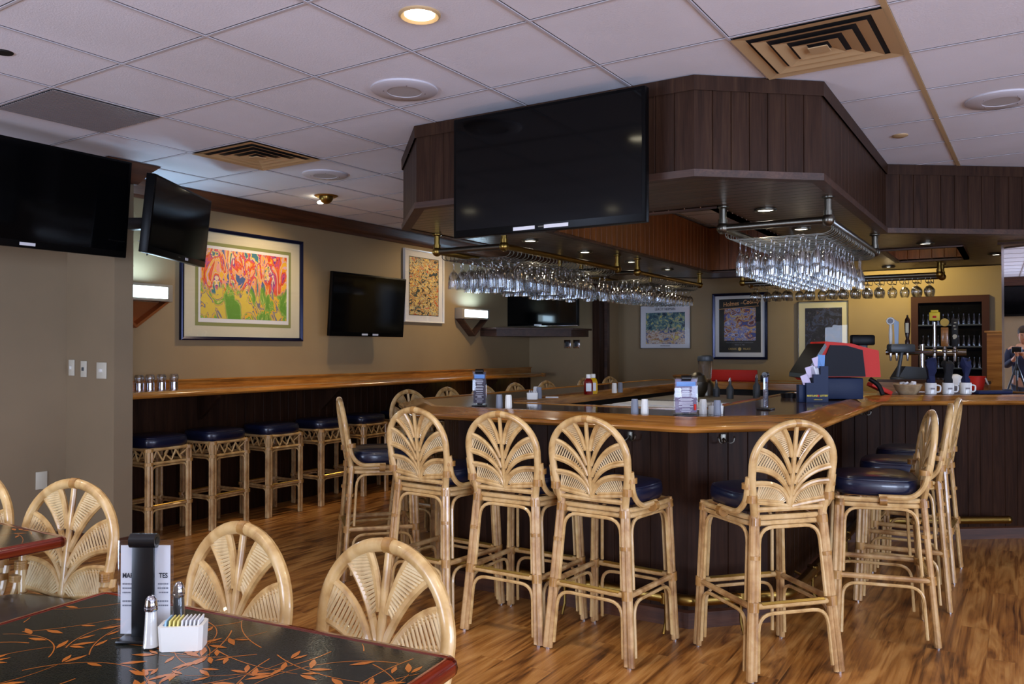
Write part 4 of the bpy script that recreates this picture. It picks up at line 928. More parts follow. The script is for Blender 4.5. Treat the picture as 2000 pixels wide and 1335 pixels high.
# ================================================================== TABLES
def table(label, corner, ang, L_, W_, seed):
    # corner = the corner at local (0,0); the table runs to local +x (L_) and +y (W_)
    t = thing('dining_table', label, 'table', (corner[0], corner[1], 0), ang); r = .035
    b = MB(); path = []
    for (cx, cy, a0) in ((L_ - r, r, -PI / 2), (L_ - r, W_ - r, 0), (r, W_ - r, PI / 2), (r, r, PI)):
        for k in range(5): a = a0 + PI / 2 * k / 4; path.append((cx + r * math.cos(a), cy + r * math.sin(a)))
    path = path + path[:2]
    prof = [(-(.03), .7495), (-.022, .7515), (-.008, .750), (-.001, .743), (.0015, .731), (-.001, .719), (-.008, .713), (-.03, .711)]
    b.sweep(path, [(d, z) for d, z in prof], caps=False); b.build('edge_moulding', 'mahogany', t, ang=60)
    b = MB(); i = .024; b.box((i, i, .715), (L_ - i, W_ - i, .7497)); rnd = random.Random(seed)
    z = .75; segs = []
    def strip(P, w0, w1):
        n = len(P); A = []
        for k, p in enumerate(P):
            d = (P[min(k + 1, n - 1)] - P[max(k - 1, 0)]).normalized(); nn = Vector((-d.y, d.x)) * (w0 + (w1 - w0) * k / (n - 1)) / 2
            A.append(b.pts([(p.x + nn.x, p.y + nn.y, z), (p.x - nn.x, p.y - nn.y, z)]))
        for a, c in zip(A, A[1:]): b.face((a[0], a[1], c[1], c[0]), 1)
    def leaf(p, a, l):
        d = Vector((math.cos(a), math.sin(a))); n = Vector((-d.y, d.x)); w_ = l * .15; q = [p + d * l * u + n * w_ * v for u, v in ((0, 0), (.2, .55), (.45, 1), (.75, .6), (1, .1), (.8, -.45), (.5, -.9), (.2, -.6))]
        if all(i + .005 < v.x < L_ - i - .005 and i + .005 < v.y < W_ - i - .005 for v in q): b.face(b.pts([(v.x, v.y, z + .0002 + len(b.f) * 2e-7) for v in q]), 1)
    inside = lambda p: i + .008 < p.x < L_ - i - .008 and i + .008 < p.y < W_ - i - .008
    for _ in range(int(56 * L_ * W_ / .9)):
        p = Vector((rnd.uniform(.05, L_), rnd.uniform(.05, W_))); a = rnd.uniform(0, 2 * PI); cur = rnd.choice((-1, 1)) * rnd.uniform(2.0, 6); P = []
        for k in range(rnd.randint(16, 34)):
            if not inside(p): break
            P.append(p.copy()); p = p + Vector((math.cos(a), math.sin(a))) * .012; a += cur * .012
        if len(P) > 3:
            strip(P, .003, .0015)
            for k in range(4, len(P), 6):
                aa = math.atan2(P[k].y - P[k - 1].y, P[k].x - P[k - 1].x)
                if rnd.random() < .75:
                    sd = rnd.choice((-1, 1)); leaf(P[k] + Vector((math.cos(aa + sd * .7), math.sin(aa + sd * .7))) * .006, aa + sd * rnd.uniform(.35, .8), rnd.uniform(.035, .06))
            for e in (-.35, .3): leaf(P[-1] + Vector((math.cos(a + e), math.sin(a + e))) * .008, a + e, rnd.uniform(.035, .055))
    b.build('table_top', ['lacquer', 'vine'], t, smooth=False)
    MB().box((L_ / 2 - .28, W_ / 2 - .28, .69), (L_ / 2 + .28, W_ / 2 + .28, .715)).build('top_plate', 'blackplastic', t, smooth=False)
    MB().tube([(L_ / 2, W_ / 2, .03), (L_ / 2, W_ / 2, .70)], .04, 16).build('pedestal', 'blackplastic', t)
    MB().lathe([(0, .045), (.06, .045), (.1, .03), (.3, .012), (.3, 0), (0, 0)], 32, c=(L_ / 2, W_ / 2, 0)).build('base', 'blackplastic', t)
    return t
# the near table: its corner by the camera is (1.43,1.03); it runs away along +Y and back along -X
table('black lacquer dining table with orange leaf vines, carrying the menu stand and shakers', (.71, .955), math.radians(6), .76, 1.14, 3)
table('second black lacquer table with red wooden edge beside the wall with the outlet', (.86, 2.90), math.radians(0), .80, 1.2, 8)

# ------------------------------------------------------------------ things on the near table
t = thing('menu_stand', 'black menu stand with tube clip holding a white menu on the table', 'menu stand', (1.1645, 1.725, .7505), math.radians(118)); t.rotation_euler[2] = math.radians(-58)
MB().rbox((0, 0, .004), (.10, .085, .008), .003).build('base', 'blackplastic', t)
MB().rbox((.0, -.012, .112), (.052, .007, .215), .002).build('upright', 'blackplastic', t)
MB().tube([(-.03, -.008, .228), (.03, -.008, .228)], .0165, 18).tube([(-.031, -.008, .228), (.031, -.008, .228)], .009, 12, 1).build('tube_clip', ['blackplastic', 'black'], t)
t2 = thing('table_menu', 'white menu card in a clear sleeve held by the stand on the table', 'menu', (0, 0, 0)); t2.matrix_world = t.matrix_basis.copy(); t2.location = t.location; t2.rotation_euler = t.rotation_euler
MB().rbox((0, .0005, .113), (.115, .0012, .205), 0).build('card', 'paper', t2, smooth=False)
MB().rbox((0, .0005, .116), (.128, .003, .222), .001).build('clear_sleeve', 'acrylic', t2)
text('MAR', .016, 'ink', t2, (-.04, -.0012, .145), (PI / 2, 0, 0), bold=.0004, ext=.0001, xs=.8); text('TES', .016, 'ink', t2, (.042, -.0012, .145), (PI / 2, 0, 0), bold=.0004, ext=.0001, xs=.8)
b = MB(); rnd = random.Random(2)
for k, z in enumerate((.126, .116, .106, .086, .076)):
    for s_ in (-1, 1):
        x = s_ * .053
        for q in range(5): wd = rnd.uniform(.002, .005); b.box((x - (wd if s_ > 0 else 0), -.0008, z - .0016), (x + (wd if s_ < 0 else 0), -.0002, z + .0016)); x -= s_ * (wd + .0012)
b.build('small_print', 'gray', t2, smooth=False)
def shaker(x, y, label, fillm, name):
    o = thing(name, label, 'shaker', (x, y, .7505))
    MB().lathe([(0, 0), (.019, 0), (.0205, .004), (.017, .014), (.0145, .05), (.0125, .085), (.011, .088)], 12).build('glass_body', 'acrylic', o)
    MB().lathe([(0, .003), (.0165, .003), (.0155, .014), (.0132, .05), (.0115, .083), (0, .083)], 12).build('contents', fillm, o)
    MB().lathe([(.0135, .083), (.0145, .086), (.0145, .090), (.0135, .091), (.0145, .093), (.0135, .098), (.012, .108), (.007, .116), (0, .119)], 16).build('cap', 'chrome', o)
shaker(1.135, 1.66, 'white salt shaker with chrome cap in front of the menu stand', 'white', 'salt_shaker')
shaker(1.235, 1.70, 'dark pepper shaker with chrome cap behind the sugar caddy', 'darkgray', 'pepper_shaker')
t = thing('sugar_caddy', 'white ceramic packet caddy beside the salt shaker', 'caddy', (1.175, 1.60, .7505), math.radians(-52))
def caddy(o, w_, d_, h_, m='lightpine'):
    poly = [(-w_ / 2 + .008, -d_ / 2), (w_ / 2 - .008, -d_ / 2), (w_ / 2, -d_ / 2 + .008), (w_ / 2, d_ / 2 - .008), (w_ / 2 - .008, d_ / 2), (-w_ / 2 + .008, d_ / 2), (-w_ / 2, d_ / 2 - .008), (-w_ / 2, -d_ / 2 + .008)]
    b = MB(); pin = [(x * (1 - .008 / w_ * 2), y * (1 - .008 / d_ * 2)) for x, y in poly]
    n = len(poly); A = b.pts([(x * .94, y * .94, 0) for x, y in poly]); B_ = b.pts([(x, y, h_) for x, y in poly]); C_ = b.pts([(x, y, h_) for x, y in pin]); D_ = b.pts([(x * .95, y * .95, .006) for x, y in pin])
    for X_, Y_ in ((A, B_), (B_, C_), (C_, D_)):
        for j in range(n): b.face((X_[j], X_[(j + 1) % n], Y_[(j + 1) % n], Y_[j]))
    b.face(A[::-1]); b.face(D_); b.build('holder', m, o, ang=30)
caddy(t, .098, .06, .055)
for k in range(9):
    x = -.038 + k * .0088; lean = .12
    mname = 'yellowpack' if k in (1, 2, 3) else ('bluepack' if k == 0 else 'paper')
    if mname not in M: M[mname] = mat(mname, (226, 214, 130) if k in (1, 2, 3) else (150, 190, 226), .6)
    tag(MB().rbox((0, 0, .031), (.0035, .045, .058), .0008, 1).build('sugar_packet', mname, loc=(t.location.x + (x) * math.cos(t.rotation_euler[2]), t.location.y + x * math.sin(t.rotation_euler[2]), .7575), rot=(0, .1, t.rotation_euler[2])), ('pale blue sweetener packet at the end of the caddy' if k == 0 else 'yellow sweetener packet in the white caddy, %s counted from the blue one' % ORD[k - 1] if k < 4 else 'white sugar packet in the caddy, %s counted from the yellow ones' % ORD[k - 4]), 'packet', 'blue packet' if k == 0 else 'yellow packets in the caddy' if k < 4 else 'white packets in the caddy')

# ================================================================== THINGS ON THE BAR
BT = TOPZ + .0005
def tall_menu(x, y, rz, label, m, w_=.115, h_=.185, title=None):
    o = thing('drinks_menu', label, 'menu', (x, y, BT), rz)
    MB().rbox((0, 0, .004), (w_ * .95, .08, .008), .003).build('base', 'blackplastic', o)
    MB().rbox((0, .006, h_ / 2 + .008), (.03, .004, h_), .001).build('upright', 'blackplastic', o)
    MB().tube([(-.024, .0, h_ + .006), (.024, .0, h_ + .006)], .0145, 14).build('tube_clip', 'blackplastic', o)
    MB().rbox((0, 0, h_ / 2 + .01), (w_ - .012, .0015, h_ - .016), 0).build('card', m, o, smooth=False)
    MB().rbox((0, 0, h_ / 2 + .01), (w_, .004, h_), .001).build('clear_sleeve', 'acrylic', o)
    b = MB(); rnd = random.Random(int(x * 100)); z = h_ - .045
    while z > .02:
        wd = rnd.uniform(.4, .85) * (w_ - .025); b.box((-wd / 2, -.0012, z), (wd / 2, -.0009, z + .0022)); z -= rnd.choice((.006, .006, .011))
    b.build('small_print', 'paper', o, smooth=False)
    MB().box((-w_ / 2 + .012, -.0013, h_ - .035), (w_ / 2 - .012, -.0009, h_ - .012)).build('title_band', 'blue', o, smooth=False)
    return o
FACE = YAW - PI / 2   # turned towards the camera side of the room
tall_menu(4.02, 2.72, FACE - .15 + .0, 'tall dark drinks menu in a clip stand by the clipped bar corner', 'dusk', .085, .2)
o = tall_menu(3.97, 1.425, FACE + .05, 'violet drinks menu card in a clip stand at the bar corner facing us', 'menuviolet' if 'menuviolet' in M else 'dusk', .122, .185)
M['menuviolet'] = mat('violet_card', (96, 78, 108), .4)
for c in o.children:
    if c.name.startswith('card'): c.data.materials[0] = M['menuviolet']
b = MB().lathe([(0, 0), (.006, 0), (.007, .03), (0, .03)], 10); b.build('drink_picture', 'red', o, loc=(.046, -.003, .03))
tall_menu(4.64, 1.20, FACE + 1.0, 'drinks menu stand turned edge-on beside the black ashtray', 'dusk', .1, .19)
def cup(x, y, m, label, name='paper_shaker', h=.078):
    b = MB().lathe([(0, 0), (.0195, 0), (.0195, .003), (.0165, h - .002), (.0155, h), (.012, h), (0, h - .001)], 16)
    for k in range(12): a = 2 * PI * k / 12; b.tube([(.0196 * math.cos(a), .0196 * math.sin(a), .004), (.0168 * math.cos(a), .0168 * math.sin(a), h - .006)], .0008, 4)
    tag(b.build(name, m, loc=(x, y, BT)), label, 'shaker')
cup(3.95, 2.535, 'gray', 'grey pepper shaker next to the tall dark menu'); cup(3.955, 2.475, 'white', 'white salt shaker next to the tall dark menu')
cup(4.87, 2.80, 'gray', 'grey pepper shaker behind the small white caddy'); cup(4.93, 2.86, 'white', 'white salt shaker standing behind the small white caddy')
cup(5.80, 2.66, 'white', 'white salt shaker right of the mustard bottle'); cup(5.90, 2.655, 'gray', 'grey pepper shaker right of the mustard bottle')
cup(3.96, 1.70, 'gray', 'grey pepper shaker on the bar front beside a white one'); cup(3.975, 1.65, 'white', 'white salt shaker on the bar front beside a grey one')
cup(4.10, 1.305, 'gray', 'grey pepper shaker right of the violet drinks menu'); cup(4.13, 1.39, 'white', 'white salt shaker half behind the violet drinks menu')
for x, y, l in ((4.76, 2.79, 'small white packet caddy on the far inner bar edge'), (4.18, 1.34, 'small cream packet caddy between menu and pepper shaker')):
    o = thing('packet_caddy', l, 'caddy', (x, y, BT), FACE); caddy(o, .075, .05, .045)
    for k in range(5): MB().rbox((-.025 + k * .012, 0, .034), (.003, .04, .05), .0005, 1).build('packets', 'paper', o, rot=(0, .1, 0))
def squeeze(x, y, m, label, nm):
    o = thing(nm, label, 'bottle', (x, y, BT), FACE); b = MB()
    prof = [(0, 0), (.03, 0), (.034, .006), (.035, .05), (.034, .09), (.028, .11), (.016, .122), (.015, .126), (0, .126)]
    b.lathe(prof, 20, mtx=Matrix.Diagonal((1, .7, 1, 1))); b.build('body', m, o)
    MB().lathe([(.018, .122), (.0185, .125), (.0175, .15), (.012, .152), (0, .152)], 16).build('cap', 'white', o)
    MB().rbox((0, -.0255, .055), (.04, .003, .06), .001).build('label_sticker', 'paper', o)
squeeze(5.50, 2.735, 'ketchup', 'red ketchup squeeze bottle with white cap on the far bar side', 'ketchup_bottle'); squeeze(5.60, 2.745, 'mustard', 'yellow mustard bottle with white cap behind the ketchup', 'mustard_bottle')
tag(MB().lathe([(0, 0), (.05, 0), (.055, .03), (.05, .032), (.045, .008), (0, .008)], 20).build('ashtray', 'blackplastic', loc=(5.87, 1.36, BT)), 'round black tray of napkins at the inner bar edge', 'tray')
tag(MB().rbox((0, 0, 0), (.06, .06, .02), .008).build('napkin_wad', 'paper', loc=(5.87, 1.36, BT + .0185)), 'white napkins lying in the round black tray', 'napkin')
tag(MB().rbox((0, 0, .004), (.11, .09, .006), .002).build('folded_napkin', 'paper', loc=(5.0, 2.77, BT), rot=(0, 0, .5)), 'folded white napkin by the small white caddy', 'napkin')

# lottery terminal on the bar
U = lambda px: (px - 1632) * .0032
Zz = lambda py: (779 - py) * .0034
t = thing('lottery_terminal', 'red and black lottery terminal with tilted screen on the bar', 'terminal', (5.83, 1.02, BT), FACE)
XZ = Matrix(((1, 0, 0, 0), (0, 0, 1, 0), (0, 1, 0, 0), (0, 0, 0, 1)))
sh = [(1598, 664), (1652, 668), (1678, 675), (1709, 682), (1713, 734), (1672, 734), (1576, 734), (1568, 742), (1563, 738)]
MB().prism([(U(x), Zz(y)) for x, y in sh][::-1], -.05, .22, mtx=XZ).build('red_shell', 'red', t, ang=25)
sd = [(1607, 671), (1640, 672), (1674, 681), (1680, 733), (1578, 733)]
MB().prism([(U(x), Zz(y)) for x, y in sd][::-1], -.062, -.045, mtx=XZ).build('side_panel', 'termside', t, smooth=False)
sr = [(1594, 668), (1598, 674), (1559, 737), (1552, 735), (1553, 727)]
MB().prism([(U(x), Zz(y)) for x, y in sr][::-1], -.07, .24, mtx=XZ).build('tilted_screen', 'blackplastic', t, ang=25)
MB().rbox((U(1640), .08, Zz(757)), (.24, .26, Zz(737)), .01).build('base_box', 'navyplastic', t)
o = thing('customer_display', 'small black customer display standing on the red terminal', 'display', (5.83 + .18 * math.cos(FACE), 1.02 + .18 * math.sin(FACE), BT), FACE)
MB().rbox((0, .05, Zz(661)), (.16, .05, .07), .012).build('display_head', 'bezel', o); MB().rbox((0, .05, Zz(676)), (.06, .04, .045), .008).build('neck', 'blackplastic', o)
tag(MB().tube(fillet([(5.83 + U(1690) * math.cos(FACE), 1.02 + U(1690) * math.sin(FACE) - .02, BT + Zz(738)), (5.83 + U(1704) * math.cos(FACE) - .03, 1.02 + U(1704) * math.sin(FACE) - .04, BT + .1), (5.83 + U(1706) * math.cos(FACE) - .05, 1.02 + U(1706) * math.sin(FACE) - .06, BT + .035)], .03), .016, 8).build('cable_bundle', 'blackplastic'), 'thick black cable bundle hanging behind the lottery terminal', 'cable')
tag(MB().rbox((0, 0, .03), (.16, .10, .03), .006, mtx=Matrix.Rotation(.45, 4, 'Y')).build('red_scoop', 'red', loc=(6.52, .86, BT + .02), rot=(0, 0, FACE)), 'red plastic tray leaning at the back of the lottery terminal', 'tray')
t = thing('ticket_holder', 'navy stepped lottery slip holder with yellow lettering', 'holder', (5.44, 1.10, BT), FACE)
U2 = lambda px: (px - 1582) * .0031
Z2 = lambda py: (781 - py) * .0033
st = [(1562, 781), (1607, 781), (1607, 711), (1592, 711), (1592, 727), (1577, 727), (1577, 743), (1562, 743)]
MB().prism([(U2(x), Z2(y)) for x, y in st], -.03, .05, mtx=XZ).build('box', 'navyplastic', t, smooth=False)
MB().rbox((U2(1556), .02, Z2(764)), (.04, .05, Z2(747)), .003).build('side_wing', 'navyplastic', t)
text('MARYLAND', .016, 'yellow', t, (U2(1574), -.0312, Z2(768)), (PI / 2, 0, 0), xs=.8, bold=.0004); text('LOTTERY', .016, 'yellow', t, (U2(1598), -.0312, Z2(768)), (PI / 2, 0, 0), xs=.75, bold=.0004)
MB().lathe([(0, -.001), (.007, -.001), (.007, .001)], 12, mtx=Matrix.Rotation(PI / 2, 4, 'X')).build('emblem', 'red', t, loc=(U2(1586), -.0315, Z2(768)))
text('mdlottery.com', .009, 'yellow', t, (U2(1586), -.0312, Z2(775)), (PI / 2, 0, 0))
def slip(px, py, a, m, l, w_=.045, h_=.07):
    dx, dz = U2(px), Z2(py); tag(MB().rbox((0, 0, 0), (w_, .006, h_), .0006, 1, mtx=Matrix.Rotation(a, 4, 'Y')).build('play_slip', m, loc=(5.44 + dx * math.cos(FACE), 1.10 + dx * math.sin(FACE), BT + dz), rot=(0, 0, FACE)), l, 'paper')
slip(1596, 702, .06, 'blue', 'blue stack of slips in the top step of the navy holder', .045, .085); slip(1587, 704, -.35, 'pink', 'white slip fanning out beside the blue stack'); slip(1574, 722, -.3, 'pink', 'pale slip in the middle step of the navy holder', .055); slip(1583, 722, -.12, 'paper', 'white slip upright in the middle step of the navy holder', .05); slip(1564, 738, -.35, 'pink', 'pale slip leaning out of the lowest step', .05)

# mugs with rolled napkins, basket, bucket
def mug(x, y, nm, label, nlabel):
    o = thing('coffee_mug', label, 'mug', (x, y, BT), FACE)
    MB().lathe([(0, 0), (.036, 0), (.04, .004), (.0405, .085), (.039, .088), (.0365, .085), (.036, .008), (0, .008)], 24).build('cup', 'lightpine', o)
    MB().tube(fillet([(.038, 0, .07), (.075, 0, .068), (.072, 0, .02), (.038, 0, .018)], .025), .006, 8).build('handle', 'lightpine', o)
    MB().rbox((-.005, -.041, .045), (.03, .002, .012), .0).build('printed_mark', 'graypanel', o)
    b = MB(); b.lathe([(0, .012), (.028, .012), (.03, .06), (.031, .11), (.024, .13), (.034, .18), (.044, .22), (.034, .262), (.012, .225), (0, .22)], 8)
    rnd = random.Random(int(x * 77))
    for v in b.v:
        if v.z > .12: v.x += rnd.uniform(-.011, .011) ; v.y += rnd.uniform(-.011, .011); v.z += rnd.uniform(-.026, .022)
    tag(b.build('rolled_napkin', nm, loc=(x, y, BT)), nlabel, 'napkin')
mug(6.85, .55, 'napkin', 'white printed mug nearest the basket', 'navy napkin roll standing in the mug nearest the basket'); mug(6.94, .44, 'blacknapkin', 'white mug with round emblem in the middle of three', 'black napkin roll standing in the middle mug'); mug(7.04, .33, 'napkin', 'white printed mug closest to the folded cloth', 'navy napkin roll standing in the mug by the folded cloth')
t = thing('bread_basket', 'shallow woven basket with white packets by the mugs', 'basket', (6.78, .70, BT))
b = MB().lathe([(0, 0), (.06, 0), (.085, .035), (.1, .075), (.097, .078), (.09, .075), (.07, .02), (0, .012)], 28)
for k in range(5): z = .012 + k * .015; r = .066 + k * .0085; b.tube([(r * math.cos(a), r * math.sin(a), z) for a in [2 * PI * j / 24 for j in range(24)]], .003, 5, closed=True)
b.build('woven_bowl', 'wicker', t)
for k in range(6): tag(MB().rbox((0, 0, 0), (.035, .03, .014), .004).build('creamer', 'paper', loc=(6.78 + .042 * math.cos(k), .70 + .042 * math.sin(k), BT + .078 + (k % 2) * .006), rot=(.2 * k, .1, k)), 'small white packet in the woven basket, %s counted around from the mugs' % ORD[k], 'packet', 'packets in the basket')
tag(MB().rbox((0, 0, .014), (.28, .12, .026), .012).build('folded_cloth', 'napkin', loc=(7.17, .17, BT), rot=(0, 0, FACE + .1)), 'folded navy cloth lying on the oak bar by the mirror', 'cloth')
o = thing('red_bucket', 'small red bucket with white handle behind the folded cloth', 'bucket', (7.62, .27, BT)); o.location = (7.55, .28, BT)
MB().lathe([(0, 0), (.05, 0), (.07, .12), (.073, .122), (.066, .12), (.047, .01), (0, .01)], 24).build('pail', 'red', o)
MB().tube(fillet([(-.03, -.065, .11), (-.02, -.085, .06), (.03, -.085, .055), (.055, -.05, .11)], .04), .006, 8).build('handle', 'white', o)
tag(MB().lathe([(0, 0), (.06, 0), (.065, .05), (.055, .09), (.03, .11), (0, .112)], 9, mtx=Matrix.Rotation(.5, 4, 'Y')).build('white_towel', 'paper', loc=(7.42, .42, BT + .03)), 'crumpled white towel between the mugs and the bucket', 'towel')

# taps
t = thing('beer_tower', 'chrome beer tap rail with six tap handles on the service counter', 'beer taps', (8.25, .0, 0))
MB().tube([(0, .38, 1.40), (0, 1.03, 1.40)], .028, 16).tube([(0, .73, 1.166), (0, .73, 1.47)], .024, 14).lathe([(0, 1.166), (.06, 1.166), (.05, 1.18), (.026, 1.19)], 20, c=(0, .73, 0)).build('tap_rail', 'chrome', t)
TY = [(.985, 'a'), (.935, 'b'), (.845, 'c'), (.625, 'd'), (.545, 'e'), (.465, 'f')]
for y, k in TY:
    MB().lathe([(.02, 0), (.022, -.02), (.012, -.03), (.012, -.06), (.008, -.10), (0, -.10)], 12, c=(-.055, y, 1.42)).lathe([(0, .02), (.012, .02), (.014, 0), (.02, -.004)], 12, c=(-.055, y, 1.43)).tube([(0, y, 1.40), (-.055, y, 1.41)], .012, 10).build('faucet', 'chrome', t)
M['paleblue'] = mat('pale_blue', (150, 172, 200), .3); M['darkbrown'] = mat('dark_brown', (44, 18, 12), .25)
Z0 = 1.45
MB().lathe([(.008, 0), (.014, .03), (.017, .12), (.012, .2), (0, .205)], 14, c=(-.055, .985, Z0)).lathe([(0, 0), (.034, 0), (.038, .015), (.034, .03), (0, .03)], 20, c=(-.04, .985, Z0 + .235), mtx=Matrix.Rotation(-PI / 2, 4, 'Y')).lathe([(0, .031), (.024, .031)], 20, m=1, c=(-.04, .985, Z0 + .235), mtx=Matrix.Rotation(-PI / 2, 4, 'Y')).build('tap_handle', ['white', 'gray'], t, label='white handle with round ball badge')
MB().prism([(-.014, 0), (.014, 0), (.022, .22), (.018, .25), (-.02, .225)], -.008, .008, mtx=Matrix.Translation((-.055, .935, Z0)) @ Matrix(((0, 0, 1, 0), (1, 0, 0, 0), (0, 1, 0, 0), (0, 0, 0, 1)))).build('tap_handle', 'paleblue', t, label='pale blue blade handle')
MB().lathe([(.008, 0), (.02, .01), (.022, .04), (.013, .06), (.022, .12), (.026, .2), (.02, .24), (.008, .26), (.008, .275), (0, .28)], 14, c=(-.055, .845, Z0 + .01)).rbox((-.082, .845, Z0 + .17), (.004, .026, .09), .001, m=1).build('tap_handle', ['darkbrown', 'mattecream'], t, label='dark brown turned handle with cream label')
MB().tube([(-.055, .625, Z0), (-.055, .625, Z0 + .22)], .012, 10).rbox((-.055, .625, Z0 + .27), (.02, .085, .075), .006, m=1).rbox((-.055, .625, Z0 + .317), (.02, .06, .018), .003, m=1).rbox((-.066, .625, Z0 + .265), (.003, .03, .02), .001, m=2).build('tap_handle', ['chrome', 'yellow', 'red'], t, label='silver handle topped by a yellow sign')
MB().rbox((-.055, .545, Z0 + .085), (.02, .06, .17), .006).lathe([(0, 0), (.035, 0), (.035, .02), (0, .02)], 20, m=1, c=(-.045, .545, Z0 + .215), mtx=Matrix.Rotation(-PI / 2, 4, 'Y')).build('tap_handle', ['oak_obj', 'brass'], t, label='wooden handle with round gold badge')
hb = MB().rbox((-.055, .465, Z0 + .12), (.02, .05, .25), .005).lathe([(0, .001), (.018, .001)], 16, m=1, c=(-.0655, .465, Z0 + .09), mtx=Matrix.Rotation(-PI / 2, 4, 'Y'))
for k in range(6):
    if k != 3: hb.rbox((-.066, .465 + (.004 if k % 2 else -.003), Z0 + .21 - k * .028), (.002, .018, .008), 0, m=2)
hb.build('tap_handle', ['black', 'mattecream', 'mattecream'], t, label='black handle with vertical pale marks')
# gray swivel reader and printer on the service counter
o = thing('card_reader', 'dark grey swivel scanner head on a slanted stem by the taps', 'scanner', (7.62, .78, 1.0), FACE); o.location = (7.83, .86, 1.165)
MB().rbox((0, 0, .27), (.22, .1, .075), .02).build('head', 'darkgray', o); MB().tube([(.01, 0, .25), (-.03, 0, .02)], .016, 10).build('stem', 'darkgray', o); MB().lathe([(0, 0), (.06, 0), (.055, .015), (0, .02)], 20).build('base', 'darkgray', o, loc=(-.03, 0, 0))
tag(MB().prism([(-.16, 0), (.16, 0), (.16, .09), (-.09, .11)], -.08, .08, mtx=XZ).build('receipt_printer', 'darkgray', loc=(8.07, .80, 1.166), rot=(0, 0, FACE)), 'grey wedge receipt printer behind the scanner', 'printer')
# blender, mixer and red board at the far end
t = thing('blender', 'clear bar blender jar with black lid at the far end of the bar', 'blender', (7.9, 2.62, 0)); t.location = (7.35, 2.45, 1.0005)
MB().lathe([(0, 0), (.085, 0), (.08, .10), (.05, .14), (0, .14)], 20).build('motor_base', 'steel', t)
MB().lathe([(.045, .14), (.055, .16), (.072, .32), (.07, .32), (.05, .16)], 20).build('jar', 'acrylic', t); MB().lathe([(.07, .315), (.075, .33), (.07, .36), (.04, .37), (0, .37)], 20).build('lid', 'darkgray', t)
t = thing('soda_gun_holder', 'round steel mixer bowl in front of the blender', 'bowl', (7.12, 2.45, 1.0005)); MB().lathe([(0, 0), (.06, 0), (.09, .06), (.095, .13), (.09, .13), (.085, .06), (0, .02)], 24).build('bowl', 'steel', t); MB().lathe([(.09, .13), (.07, .19), (.03, .215), (0, .22)], 24).build('dome', 'steel', t)
tag(MB().rbox((0, 0, .06), (.03, .5, .12), .008).build('red_board', 'red', loc=(8.75, 2.6, BT)), 'long red board standing on the far bar counter', 'board')
tag(MB().rbox((0, 0, .035), (.08, .07, .07), .006).build('black_caddy', 'blackplastic', loc=(8.7, 2.26, BT)), 'small black box next to the red board', 'box')
tag(MB().lathe([(0, 0), (.14, 0), (.18, .05), (.175, .055), (.13, .012), (0, .012)], 28).build('wooden_bowl', 'oak_obj', loc=(8.72, 3.1, BT)), 'wide wooden bowl on the far corner of the bar', 'bowl')
for k, (x, y, h_) in enumerate(((6.95, 2.1, .15), (7.05, 1.9, .18), (7.2, 2.3, .12))):
    o = thing('mixer_bottle', ('short dark bottle inside the bar by the steel bowl', 'taller dark bottle inside the bar', 'stubby dark bottle beside the blender')[k], 'bottle', (x, y, 1.0005)); MB().lathe([(0, 0), (.03, 0), (.031, h_ * .6), (.012, h_ * .8), (.012, h_), (0, h_)], 16).build('body', 'darkgray', o); MB().lathe([(0, h_), (.013, h_), (.006, h_ + .03), (0, h_ + .03)], 10).build('pourer', 'chrome', o)
# glasses on the ledge
for k, x in enumerate((3.66, 3.76, 3.85, 3.95, 4.06)):
    o = thing('ledge_glass', 'chrome-based tumbler on the oak ledge, ' + ('half hidden by the pier', 'second from the pier', 'third from the pier', 'fourth from the pier', 'last of the row')[k], 'glass', (x, 5.66, 1.1125), 0, 'tumblers on the ledge')
    MB().lathe([(0, 0), (.033, 0), (.033, .055), (.032, .056), (0, .056)], 20).build('metal_base', 'chrome', o)
    MB().lathe([(.03, .056), (.036, .085), (.036, .105), (.028, .118), (.026, .118), (.033, .1), (.033, .085), (.028, .058)], 20).build('bowl', 'glass', o)

